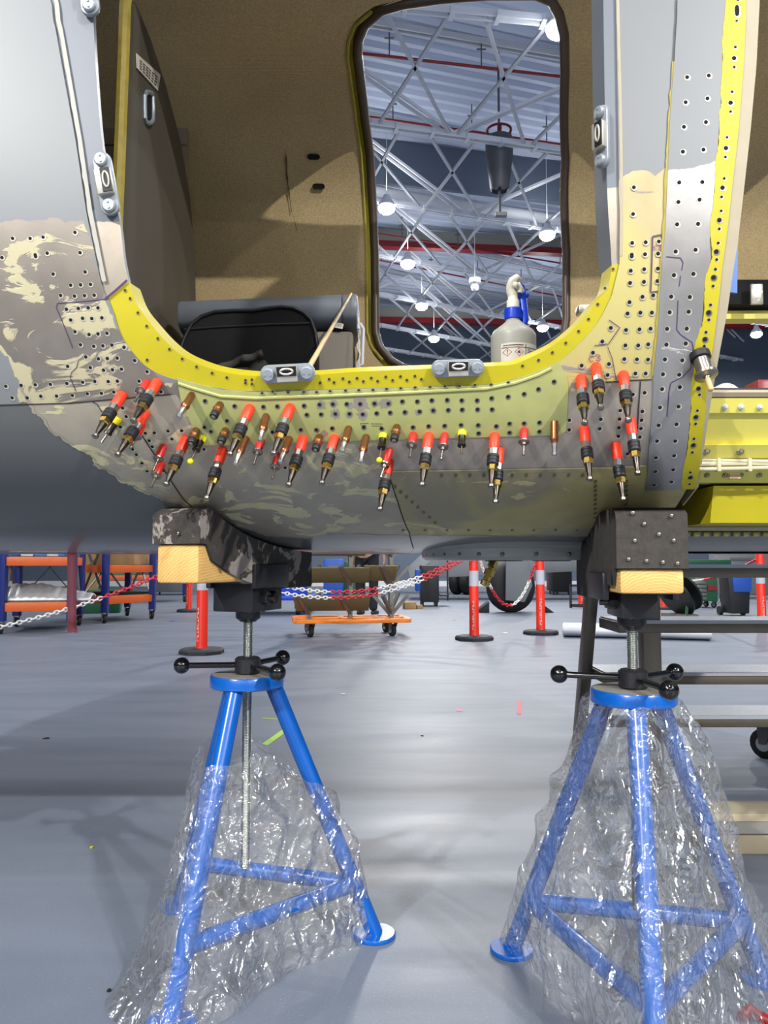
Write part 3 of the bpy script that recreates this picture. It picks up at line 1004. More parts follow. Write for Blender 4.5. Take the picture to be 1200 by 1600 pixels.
# rivet holes of the stripped skin
dots('rivet_hole', cr([(10, 8), (168, 3), (250, 85), (400, 75), (332, 137), (378, 135), (425, 133), (285, 185), (350, 188), (397, 186), (442, 184), (312, 250), (368, 246), (414, 243), (460, 243), (332, 300), (388, 292), (431, 293), (478, 290), (352, 355), (418, 368), (460, 365), (502, 362), (378, 416), (440, 423), (483, 421), (525, 417), (582, 428), (403, 473), (462, 482), (504, 480), (550, 478), (632, 490), (424, 523), (486, 535), (528, 533), (570, 530), (690, 542), (318, 517), (445, 587), (508, 588), (551, 586), (652, 586), (100, 606), (166, 603), (237, 601), (314, 597), (388, 591), (28, 610), (58, 664), (128, 664), (192, 657), (266, 656), (340, 653), (410, 645), (476, 643), (534, 637), (640, 632), (755, 636)], 0, 400)
     + cr([(60, 1118), (142, 1118), (203, 1112), (352, 1090), (222, 1187), (166, 1195), (376, 1185)], 0, 0)
     + cr([(565, 800), (592, 752), (575, 712), (640, 930), (666, 970), (690, 1008), (700, 865), (682, 830), (724, 828), (788, 820), (852, 818), (806, 857), (714, 893), (748, 900), (830, 912), (622, 905), (957, 905), (765, 1005), (800, 965)], 0, 400) + cr([(137, 992)], 400, 400), 0.0029, plane, 0.0006)
dots('rivet_hole', cr([(570, 880), (566, 1005), (562, 1140), (625, 1137), (687, 1133), (560, 1195), (622, 1193), (683, 1190)], 800, 0)
     + cr([(560, 3), (555, 70), (618, 63), (682, 60), (552, 127), (617, 122), (680, 118), (610, 192), (660, 185), (549, 217), (540, 270), (600, 266), (654, 266), (533, 347), (596, 344), (648, 341), (462, 337), (422, 401), (530, 419), (590, 419), (637, 414), (378, 453), (525, 483), (584, 484), (636, 485), (325, 513), (453, 506), (577, 550), (625, 550), (447, 557), (565, 648), (620, 640), (506, 723), (610, 727), (503, 763), (606, 768), (500, 803), (603, 807), (498, 843), (598, 847), (268, 768), (267, 813), (415, 764), (410, 808), (540, 925), (592, 930)], 800, 400), 0.0032, plane, 0.0015)
belly_rv = [(870 + 12 * j, 752 + 7 * i) for i in range(0, 9) for j in (5, 9)] + [(690 + 22 * j, 742) for j in range(11)] + [(617 + j * 9.0, 760 + j * 8) for j in range(8)] + [(630 + 34 * j, 828) for j in range(9)]
dots('rivet', belly_rv, 0.0032, plane, 0.0008, mats=('faint_rivet', 'belly_stain'), ring=1.3, flat=1.6)
mat('sealant_gray', (178, 174, 162), 0.5, 0, 0.1, 30)
# seams, torn sealant and marker pen
b = MB()
ribbon(b, [(-160, 634), (0, 633), (110, 630), (200, 622), (268, 616)], 0.0022, 0.0009)
ribbon(b, [(222, 680), (240, 708), (262, 742), (287, 780), (300, 792)], 0.0022, 0.0009)
ribbon(b, [(606, 720), (608, 742), (622, 785), (640, 833), (646, 856)], 0.0022, 0.0012)
ribbon(b, [(946, 597), (990, 594), (1018, 593)], 0.0022, 0.002)
ribbon(b, [(1000, 596), (997, 640), (993, 700), (990, 722)], 0.002, 0.002)
ribbon(b, [(1067, -60), (1057, 0), (1052, 97)], 0.0012, 0.0035)
b.build('seam', 'seam_dark', plane, fix=False)
b = MB(); ribbon(b, [(606, 736), (780, 733), (955, 730), (1008, 727)], 0.0026, 0.0016); b.build('seam', 'tape_edge', plane, fix=False)
b = MB(); ribbon(b, [(1052, 97), (1045, 200), (1040, 300), (1034, 400), (1030, 467), (1019, 587)], 0.005, 0.0022, jit=1.2); b.build('sealant', 'olive_strip', plane, fix=False)
b = MB(); ribbon(b, [(70, -90), (76, -60), (90, 20), (106, 110), (125, 220), (141, 330), (150, 375), (163, 440)], 0.007, 0.0006, jit=.5); b.build('sealant', 'sealant_gray', plane, fix=False)
b = MB(); ribbon(b, [(963, -90), (966, 40), (969, 160), (971, 300), (970, 400)], 0.005, 0.0006, jit=.5); b.build('sealant', 'seal_tan', plane, fix=False)
for nm, rp, wd in (('sealant', reg_left[2:5] + [], .004),):
    b = MB(); P = jag(pix(rp), 0.010, 2, closed=False)
b = MB(); ribbon(b, jag(pix([(33, 605), (50, 632), (80, 672), (130, 705), (150, 722), (195, 755), (250, 778), (300, 792), (330, 800), (370, 820), (420, 838), (470, 841), (520, 832), (560, 834), (600, 836), (640, 837)]), 0.010, 4, closed=False), 0.0035, 0.0007, jit=2.5); b.build('torn_paint_edge', 'stripped_low', plane, fix=False)
b = MB(); ribbon(b, jag(pix([(640, 836), (800, 837), (955, 836)]), 0.006, 6, closed=False), 0.003, 0.0012, jit=2.5); b.build('torn_paint_edge', 'cream_right', plane, fix=False)
b = MB()
mk = lambda pts, w=.0016: ribbon(b, pts, w, 0.0009 if pts[0][0] < 900 else (0.0036 if pts[0][0] > 1038 else 0.0018), step=.004)
mk([(168, 467), (130, 471), (90, 474), (88, 480), (100, 508), (114, 544)], .0013)
mk([(123, 563), (120, 574), (112, 582), (110, 590), (119, 611)], .0013)
mk([(142, 626), (152, 632), (160, 644)], .0018)
mk([(165, 467), (180, 455), (199, 438)], .004)
mk([(1019, 370), (1034, 367)], .002); mk([(1019, 370), (1016, 457)], .002); mk([(1016, 457), (1031, 455)], .002); mk([(1034, 367), (1031, 455)], .002)
mk([(1040, 402), (1062, 404), (1066, 411), (1064, 423)], .0016); mk([(1062, 432), (1060, 448)], .0016)
mk([(1058, 470), (1056, 515), (1062, 523), (1080, 535), (1082, 545), (1078, 575), (1066, 588), (1047, 598), (1044, 612), (1041, 650)], .0016)
mk([(951, 500), (968, 512), (950, 538), (944, 538), (928, 540)], .0013); mk([(949, 542), (956, 560), (962, 593)], .0013); mk([(1017, 670), (1030, 668)], .0014)
b.build('marker_line', 'marker', plane, fix=False)
b = MB()
def pen(strokes, x, y, sx, sy, w):
    for stt in strokes:
        ribbon(b, [(x + u * sx, y + v * sy) for u, v in stt], w, 0.0019, step=.002)
gC = [[(1, .15), (.6, 0), (.15, .2), (0, .6), (.2, .95), (.9, .9)]]
g3 = [[(0, .1), (.6, 0), (.95, .25), (.4, .48), (1, .7), (.7, 1), (0, .9)]]
pen(gC, 920, 556, 8, 9, .0014); pen(g3, 930, 554, 8, 10, .0014)
pen(gC, 1021, 384, 5, 6, .0012); pen(g3, 1027, 383, 6, 8, .0012)
mat('marker_purple', (140, 74, 120), 0.6)
b.build('marker_lettering', 'marker_purple', plane, fix=False)

# the hull edge beyond the yellow strip: tan sealed edge, going down behind it
b = MB()
E0 = [(1166, -60), (1166, 0), (1162, 100), (1154, 200), (1144, 290), (1134, 377), (1128, 420), (1121, 483), (1113, 547), (1104, 607), (1098, 677), (1088, 762), (1066, 790)]
Wd = [24, 22, 21, 20, 20, 20, 19, 17, 13, 11, 6, 4, 4]
pv = []
for (x, y), w in zip(E0, Wd):
    X, s = h2(x, y)
    X2 = h2(x + w, y)[0]
    pv.append((surf(X, s, 0.0005), surf(X2, s, -0.002), surf(X2, s, -0.05), surf(X, s, -0.05)))
vs = [q for p in pv for q in p]
fs = []
for i in range(len(pv) - 1):
    for k in range(4):
        k2 = (k + 1) % 4
        fs.append((4 * i + k, 4 * i + k2, 4 * i + 4 + k2, 4 * i + 4 + k))
b.add(vs, fs); b.build('edge_seal', 'seal_tan', plane)

# latch fittings on the jambs and on the sill
def fitting(px, py, ux, uy, L, Wd, off, parent=plane, edge=False):
    X, s = h2(px, py)
    o = surf(X, s, off)
    n = snorm(X, s)
    X2, s2 = h2(px + ux * 20, py + uy * 20)
    u = (surf(X2, s2, off) - o); u = (u - n * u.dot(n)).normalized()
    if edge:
        n = (Vector((-1, 0, 0)) * .85 + n * .5).normalized(); u = (u - n * u.dot(n)).normalized()
    v = n.cross(u)
    W = lambda a, c, d: o + u * a + v * c + n * d
    R = Matrix((u, v, n)).transposed()
    b = MB()
    # body: two rounded ears with a waist between
    pts = []
    for k in range(9):
        a = PI / 2 + PI * k / 8
        pts.append((-L * .34 + math.cos(a) * Wd * .5 * .9, math.sin(a) * Wd * .5))
    for k in range(9):
        a = -PI / 2 + PI * k / 8
        pts.append((L * .34 + math.cos(a) * Wd * .5 * .9, math.sin(a) * Wd * .5))
    b.prism([W(x, y, -.002) for x, y in pts], n * .008)
    f = b.build('latch_fitting', 'latch_gray', parent, bevel=.0015)
    for sg in (-1, 1):
        b = MB(); b.lathe(W(sg * L * .34, 0, .006), n, [(Wd * .36, 0), (Wd * .36, .005), (Wd * .3, .007)], 20)
        for q in (-.16, .16):
            b.cyl(W(sg * L * .34 + q * Wd, 0, .011), W(sg * L * .34 + q * Wd, 0, .0145), .0018, n=8)
        b.build('bolt_cover', 'latch_gray', f)
    b = MB(); b.box(W(0, 0, .008), (L * .36, Wd * .84, .016), R); b.build('keeper_block', 'bare_lip', f, bevel=.0012)
    b = MB(); b.box(W(0, Wd * .16, .0165), (L * .34, Wd * .52, .003), R); b.build('keeper_recess', 'latch_black', f)
    b = MB(); b.tube([W(math.cos(2 * PI * k / 20) * L * .11, Wd * .16 + math.sin(2 * PI * k / 20) * Wd * .15, .0185) for k in range(20)], .0018, 8, closed=True)
    b.build('keeper_ring', 'bare_lip', f)
fitting(168, 290, 0.18, 1, 0.112, 0.03, 0.003)
fitting(140, -18, 0.10, 1, 0.112, 0.03, 0.003)
fitting(943, 215, 0.03, 1, 0.118, 0.026, 0.0, edge=True)
fitting(450, 583, 1, -0.05, 0.094, 0.030, 0.001)
fitting(715, 575, 1, -0.03, 0.092, 0.028, 0.001)

# belly fairing: flat rounded pan with screws, and its drain
bc = Vector((0.327, 1.90, 0))
def fair(u, k):
    a = 2 * PI * u
    c_, s_ = math.cos(a), math.sin(a)
    rx, ry = 0.246, 0.262
    e = 2 / 2.6
    return (math.copysign(abs(c_) ** e, c_) * rx * k, math.copysign(abs(s_) ** e, s_) * ry * k)
b = MB(); n = 56
lay = [(1.0, 0.850), (1.0, 0.838), (0.955, 0.832), (0.94, 0.814), (0.9, 0.807), (0.4, 0.806), (0.02, 0.806)]
vs = []
for k_, z_ in lay:
    for i in range(n):
        x, y = fair(i / n, k_); vs.append(bc + Vector((x, y, z_)))
fs = [(j * n + i, j * n + (i + 1) % n, (j + 1) * n + (i + 1) % n, (j + 1) * n + i) for j in range(len(lay) - 1) for i in range(n)]
b.add(vs, fs)
fr = b.build('belly_fairing', 'underside_gray', plane)
for i in range(28):
    x, y = fair(i / 28, .925)
    if y > 0.1:
        continue
    b = MB(); b.lathe(bc + Vector((x, y, .831 - .008)), Vector((x * .2, -1, -1)), [(.0055, 0), (.0055, .006), (.0035, .009)], 12); b.build('screw', 'steel', fr)
for dx in (-.05, .06):
    b = MB(); b.lathe(bc + Vector((dx, -.12,   .8066)), (0, 0, -1), [(.045, 0), (.043, .002)], 24); b.build('drain_hole', 'dark_hole', fr)
dz = at(772, 876, 1.8)
b = MB(); ax = Vector((-.42, -.1, -1)).normalized()
b.cyl(dz + Vector((0, 0, .012)), dz + ax * .008, .006, n=10)
b.lathe(dz, ax, [(.006, 0), (.011, .002), (.011, .016), (.007, .018), (.007, .022), (.0125, .024), (.0125, .038), (.009, .04), (.009, .05), (.0115, .052), (.0115, .062), (.004, .064)], 6)
b.build('drain_valve', 'brass', fr)

# ------------------------------------------------------------------ inside: far wall, far doorway, floor, bulkhead
FH = [(561, 83), (563, 60), (573, 37), (600, 15), (633, 6), (690, -2), (760, -8), (835, -8), (860, 2), (872, 22), (880, 52), (882, 110), (882, 250), (883, 400), (883, 500), (879, 525), (868, 548), (845, 566), (800, 574), (700, 577), (653, 576), (633, 572), (613, 561), (597, 543), (589, 522), (588, 400), (585, 333), (580, 240), (573, 187), (567, 133)]
fh = pix(FH, f2)
cx = sum(p[0] for p in fh) / len(fh); cyy = sum(p[1] for p in fh) / len(fh)
def grow(poly, l, r, t, bt):
    out = []
    for x, y in poly:
        out.append((x + (r if x > cx else -l) * min(1, abs(x - cx) / .3), y + (bt if y > cyy else -t) * min(1, abs(y - cyy) / .45)))
    return out
lin_hole = grow(fh, .038, .016, .02, .03)
X0, X1 = -2.3, 1.7
hatch_hole = pix([(1100, 482), (1300, 482), (1300, 640), (1100, 640)], f2)
lnr = patch('cabin_liner', [(X0, 0.05), (X1, 0.05), (X1, SK), (X0, SK)], ['liner'], plane, holes=[lin_hole, hatch_hole], off=-0.05, thick=-0.008, sp=0.04, far=True)
patch('outer_far_skin', [(X0, 0.03), (X1, 0.03), (X1, SK), (X0, SK)], ['gray_paint'], plane, holes=[grow(fh, .02, .02, .02, .02), hatch_hole], off=0.0, thick=0.0, sp=0.06, far=True)
patch('far_door_frame', grow(fh, .06, .03, .04, .05), ['yellow_primer'], plane, holes=[fh], off=-0.028, thick=-0.012, sp=0.03, far=True)
b = MB(); b.tube([surf(x - (.006 if x < cx else -.006), s, -.045, True) for x, s in resample(fh, .02)], .017, 10, closed=True); b.build('door_seal', 'door_seal', plane)
b = MB(); b.tube([surf(x - .040, s, -.052, True) for x, s in resample([f2(*p) for p in ((600, 15), (573, 37), (563, 60), (561, 83), (567, 133), (573, 187), (580, 240), (585, 333), (588, 400), (589, 522), (597, 543), (613, 561))], .02, False)], .006, 6); b.build('primer_edge', 'olive_strip', plane)
for (px, py) in ((490, 244), (498, 296)):
    X, s = f2(px, py)
    b = MB(); n = 20
    ps = [(math.copysign(.012, math.cos(2 * PI * k / n)) + math.cos(2 * PI * k / n) * .011, math.sin(2 * PI * k / n) * .011) for k in range(n)]
    b.add([surf(X + x, s + y, -.0605, True) for x, y in ps], [tuple(range(n))], 0)
    b.tube([surf(X + x, s + y, -.061, True) for x, y in ps], .0022, 6, 1, closed=True)
    b.build('slot', ['dark_hole', 'latch_black'], lnr)
b = MB()
def fribbon(pts, w, off):
    P = resample([f2(*p) for p in pts], .02, False)
    vs = []
    for i, (x, s) in enumerate(P):
        ww = w * (0.5 + noise.noise(Vector((x * 30, s * 30, 1))))
        vs += [surf(x - ww, s, off, True), surf(x + ww, s, off, True)]
    b.add(vs, [(2 * i, 2 * i + 1, 2 * i + 3, 2 * i + 2) for i in range(len(P) - 1)])
fribbon([(446, 232), (448, 275), (452, 310), (456, 338)], .004, -.0602)
fribbon([(459, 345), (464, 368)], .002, -.0602)
mat('scuff', (104, 86, 60), 0.9, 0, 0.1, 30)
b.build('scuff_mark', 'scuff', lnr, fix=False)
zf = 1.115
b = MB(); b.box((-0.3, 2.16, zf - .02), (4.0, 1.48, .04)); b.build('cabin_floor', 'cabin_gray', plane)
# cabin bulkhead with its edge strip, placard and pull handle
XP = -0.725
pp = [(212, 4), (235, 60), (258, 130), (282, 220), (297, 310), (304, 390), (306, 470), (306, 640), (186, 640), (190, 430), (197, 260), (203, 100), (206, 10)]
b = MB(); b.prism([atx(*p, XP) for p in pp], (-.03, 0, 0)); bh = b.build('cabin_bulkhead', 'partition', plane)
b = MB()
e = [(213, -20), (206, 10), (203, 100), (197, 260), (190, 430), (187, 560)]
b.tube([atx(*p, XP) + Vector((-.015, -.012, 0)) for p in e], .017, 8); b.build('edge_strip', 'olive_strip', bh)
b = MB(); q = [atx(*p, XP + .002) for p in ((212, 83), (250, 117), (246, 142), (213, 106))]
b.prism(q, (.002, 0, 0)); pl = b.build('placard', 'label_white', bh)
b = MB()
for r_ in range(4):
    for k in range(6):
        t0, t1 = .12 + k * .13, .12 + k * .13 + .08 + .03 * ((k * 7 + r_ * 3) % 3) / 2
        f = .26 + r_ * .17
        L0, R0 = q[0].lerp(q[3], f), q[1].lerp(q[2], f)
        L1, R1 = q[0].lerp(q[3], f + .09), q[1].lerp(q[2], f + .09)
        b.add([p + Vector((.0026, 0, 0)) for p in (L0.lerp(R0, t0), L0.lerp(R0, t1), L1.lerp(R1, t1), L1.lerp(R1, t0))], [(0, 1, 2, 3)])
b.build('placard_text', 'label_ink', pl, fix=False)
hp = [atx(*p, XP + .004) for p in ((229, 144), (233, 144), (237, 146), (238.5, 151), (239, 170), (238.5, 187), (236, 192), (232, 193), (228, 190), (226.5, 185), (226, 168), (226, 150))]
b = MB(); b.tube(hp, .007, 8, closed=True); b.build('pull_handle', 'latch_gray', bh)
b = MB(); b.prism([p - Vector((.003, 0, 0)) for p in hp], (.002, 0, 0)); b.build('handle_recess', 'cabin_black', bh)
# lining panels left of the bulkhead
b = MB()
for k in range(5):
    b.box((-1.25, 2.84 + .0 * k, 1.2 + k * .34), (1.0, .03, .332))
b.build('aft_panel', 'aft_panel', plane, bevel=.004)
pz = at(154, 33, 2.7)
b = MB(); b.box(pz, (.05, .03, .035)); b.build('clip', 'latch_black', plane, bevel=.006)

# right-hand hatch: yellow sill beams, wiring, hinge
t = plane
XA, XB = 0.50, 1.5
def sill(name, mt, prof, x0=XA, x1=XB, par=plane, bevel=0.0):
    b = MB(); b.prism([Vector((x0, y, z)) for y, z in prof], (x1 - x0, 0, 0)); return b.build(name, mt, par, bevel=bevel)
def yz(py, Y):
    d = ray(1150, py)
    X_, s_ = h2(1150, py)
    Y = surf(X_, s_).y + Y
    p = at(1150, py, Y); return (Y, p.z)
sl = sill('hatch_sill', 'yellow_sill', [yz(622, .03), yz(645, .028), yz(646, .034), yz(694, .034), yz(695, .022), yz(716, .022), yz(717, .03), yz(737, .03), (1.62, yz(737, .03)[1]), (1.62, yz(622, .03)[1])])
sill('seal_rail', 'latch_black', [yz(606, .05), yz(620, .035), (1.5, yz(620, .035)[1]), (1.5, yz(606, .05)[1])], par=sl)
sill('seal_rail', 'seal_tan', [yz(609, .042), yz(613, .028), yz(620, .03), (1.5, yz(620, .03)[1]), (1.45, yz(609, .05)[1])], par=sl)
sill('hatch_step', 'yellow_sill', [yz(733, .022), yz(754, .02), (1.7, yz(754, .02)[1]), (1.7, yz(733, .022)[1])], par=sl)
sill('hatch_shadow_gap', 'cabin_black', [yz(754, .05), yz(760, .05), (1.7, yz(760, .05)[1]), (1.7, yz(754, .05)[1])], par=sl)
sill('lower_panel', 'yellow_primer', [yz(759, .02), (yz(759, .02)[0] + .02, at(1150, 817, yz(759, .02)[0] + .02).z), (1.85, at(1150, 817, yz(759, .02)[0] + .02).z), (1.85, yz(759, .02)[1])], x0=.605, par=sl)
rt = yz(825, .015)
for dz_, r_ in ((0, .006), (.008, .004)):
    b = MB(); b.cyl((XA, rt[0], rt[1] + dz_), (XB, rt[0], rt[1] + dz_), r_, n=10); b.build('sill_tube', 'seal_tan', sl)
hz_ = yz(835, .015)
b = MB(); x = XA + .02
while x < XB:
    b.box((x, hz_[0], hz_[1]), (.012, .014, .009)); x += .0205
b.build('piano_hinge', 'hinge', sl, bevel=.001)
b = MB(); b.prism([Vector((XA - .04, y, z)) for y, z in (yz(831, .03), yz(840, .02), yz(852, 0.0), (2.0, .832), (2.1, .832), (2.1, .87), (1.8, .9))], (XB - XA, 0, 0)); b.build('belly_edge', 'gray_paint', sl)
for k, (dz_, r_) in enumerate(((0, .0045), (.007, .0035), (-.006, .0035))):
    q = yz(726, .012)
    b = MB(); b.tube([(XA + .02 + i * .05, q[0] - .002 + .003 * math.sin(i * .9 + k), q[1] + dz_ + .002 * math.sin(i * .7 + 2 * k)) for i in range(21)], r_, 8); b.build('wire', 'cable_jacket', sl)
for px in (1122, 1170):
    q = at(px, 727, yz(727, .01)[0]); b = MB(); b.box(q, (.007, .014, .024)); b.build('wire_clip', 'cable_jacket', sl, bevel=.002)
def row(pxs, py, Y, r, mt, nm):
    for px in pxs:
        q = at(px, py, yz(py, Y)[0]); b = MB(); b.lathe(q + Vector((0, .004, 0)), (0, -1, 0), [(r * 1.5, 0), (r * 1.4, .005), (r, .006), (r * .7, .008)], 14); b.build(nm, mt, sl)
row((1105, 1133, 1158, 1187), 742, .02, .0034, 'steel', 'sill_bolt')
row((1104, 1157), 705, .022, .0045, 'steel', 'sill_bolt')
row((1133, 1158, 1187), 636, .028, .0036, 'reflective', 'sill_rivet')
q = at(1148, 743, yz(743, .018)[0]); b = MB(); b.box(q, (.02, .004, .016)); b.build('paper_patch', 'pale_wood', sl)
b = MB(); ps = [at(x, 480, 2.6) for x in (1100, 1400)]
b.beam(at(1120, 462, 2.75), at(1420, 462, 2.75), .08, .09); b.build('window_rail', 'cabin_black', plane)
b = MB(); b.beam(at(1120, 496, 2.78), at(1420, 494, 2.78), .06, .03); b.build('window_rail', 'yellow_sill', plane)
b = MB(); q = at(1182, 460, 2.68); b.box(q, (.045, .012, .075)); b.build('foil_tape', 'foil_silver', plane, bevel=.004)
b = MB(); b.prism([at(*p, 1.32) for p in ((1146, 366), (1153, 362), (1152, 458), (1140, 456))], (0, .006, 0)); b.build('masking_film', 'film_blue', plane)
b = MB(); q = at(912, 485, 2.5); b.box(q, (.045, .05, .03)); b.build('foil_tape', 'foil_silver', plane, bevel=.006)

# ------------------------------------------------------------------ temporary skin pins standing out of the rivet holes
def hexr(b, z0, z1, r, mi, n=6):
    b.lathe((0, 0, 0), (0, 0, 1), [(r * .86, z0), (r, z0 + .0012), (r, z1 - .0012), (r * .86, z1)], n, mi)
def L(b, prof, mi=0, n=18):
    return b.lathe((0, 0, 0), (0, 0, 1), prof, n, mi)
def proto(kind):
    t = thing('skin_pin', (0, 0, 0), 'x', 'fastener', 'temporary skin pins')
    def pt(name, mt, fn, bevel=0):
        b = MB(); fn(b); return b.build(name, mt, t, bevel=bevel)
    if kind == 'L':
        pt('sleeve', 'red_sleeve', lambda b: L(b, [(.0078, 0), (.0088, .003), (.0088, .029), (.0078, .031)]))
        pt('collar', 'zinc', lambda b: hexr(b, .030, .044, .0082, 0, 8))
        pt('grip', 'black_rubber', lambda b: L(b, [(.0085, .043), (.0102, .0445), (.0102, .0485), (.0094, .0492), (.0094, .0506), (.0102, .0513), (.0102, .0553), (.0094, .056), (.0094, .0574), (.0102, .058), (.0102, .062), (.0085, .0635)]))
        pt('hex_nut', 'brass', lambda b: hexr(b, .0632, .0745, .0086, 0))
        pt('shaft', 'dark_steel', lambda b: L(b, [(.0062, .0743), (.0058, .080), (.0046, .090), (.0038, .0935), (.0036, .1)]))
        pt('tip', 'steel', lambda b: L(b, [(.0036, .0995), (.0052, .1005), (.0058, .103), (.0052, .1055), (.002, .1062)]))
        return t, .106
    if kind == 'S':
        pt('sleeve', 'red_plastic', lambda b: L(b, [(.0058, 0), (.0068, .002), (.0068, .024), (.006, .026)]))
        pt('flange', 'steel', lambda b: L(b, [(.006, .0255), (.0095, .0262), (.0095, .0285), (.006, .029), (.0045, .030), (.0045, .0345), (.0022, .035)]))
        pt('pin', 'steel', lambda b: L(b, [(.002, .0345), (.002, .050), (.0026, .0505), (.0026, .054), (.0012, .0545)], n=10))
        return t, .0545
    if kind == 'C':
        pt('sleeve', 'copper', lambda b: L(b, [(.0058, 0), (.0064, .001), (.0064, .026), (.0074, .028), (.0074, .0315), (.0062, .033), (.0058, .037)]))
        pt('shank', 'zinc', lambda b: L(b, [(.005, .0368), (.005, .043), (.0042, .045), (.004, .0535), (.0048, .0545), (.0048, .0575), (.003, .059)]))
        return t, .059
    if kind == 'K':
        pt('sleeve', 'copper', lambda b: L(b, [(.0062, 0), (.0068, .001), (.0068, .012), (.008, .014), (.008, .018), (.0068, .02), (.0072, .024), (.0072, .027)]))
        pt('cap', 'black_rubber', lambda b: L(b, [(.0068, .0268), (.0072, .028), (.0072, .036), (.006, .038)]))
        pt('end_stud', 'steel', lambda b: L(b, [(.004, .0378), (.004, .040), (.002, .041)], n=12))
        return t, .041
    if kind in ('Y', 'B'):
        pt('cap', 'yellow_plastic', lambda b: L(b, [(.0062, 0), (.0078, .002), (.0078, .009), (.0068, .011)]))
        pt('sleeve', 'dark_steel', lambda b: L(b, [(.0066, .0105), (.0062, .012), (.006, .026), (.0072, .028), (.0072, .031), (.004, .0315)]))
        if kind == 'Y':
            pt('pin', 'steel', lambda b: L(b, [(.002, .031), (.002, .045), (.0026, .0465), (.0014, .048)], n=10))
            return t, .048
        pt('pin', 'steel', lambda b: L(b, [(.0018, .031), (.0018, .054)], n=10))
        pt('ball', 'yellow_plastic', lambda b: b.sph((0, 0, .0575), .0052))
        return t, .0625
    if kind == 'G':
        pt('rubber_ring', 'black_rubber', lambda b: L(b, [(.013, 0), (.0165, .003), (.0165, .014), (.013, .016)], n=24))
        pt('barrel', 'steel', lambda b: L(b, [(.0128, .0155), (.0128, .042)], n=24))
        pt('flange', 'steel', lambda b: L(b, [(.012, .0415), (.0185, .043), (.0185, .0475), (.012, .049), (.0055, .05), (.005, .053)], n=24))
        pt('pin', 'pale_wood', lambda b: L(b, [(.0046, .0525), (.0046, .075), (.003, .0765)], n=12))
        return t, .0765
PR = {}
def skin_pin(kind, base, tip, lab, L_=None):
    o = H(base[0], base[1] + (7 if kind == 'L' else 4), 0.0005)
    if kind not in PR:
        root, ln = proto(kind)
        note_kids(root)
        PR[kind] = (root, ln, False)
    root, ln, used = PR[kind]
    d = ray(*tip).normalized()
    w = CO - o
    bq = w.dot(d); cq = w.dot(w) - ln * ln
    disc = bq * bq - cq
    tt = -bq - math.sqrt(disc) if disc > 0 else -bq
    T = CO + d * tt
    if disc <= 0:
        T = o + (T - o)
    z = (T - o)
    sc = z.length / ln
    z.normalize()
    x = z.orthogonal().normalized()
    a = random.random() * 6.28
    y = z.cross(x)
    x2 = x * math.cos(a) + y * math.sin(a)
    y2 = z.cross(x2)
    k = max(1.0, sc) if sc > 1 else 1.0
    mw = Matrix.Translation(o - z * .002) @ Matrix((x2, y2, z)).transposed().to_4x4() @ Matrix.Diagonal((1, 1, k, 1))
    if not used:
        PR[kind] = (root, ln, True)
        root.matrix_world = mw
        root['label'] = lab
    else:
        dup(root, mw, lab)
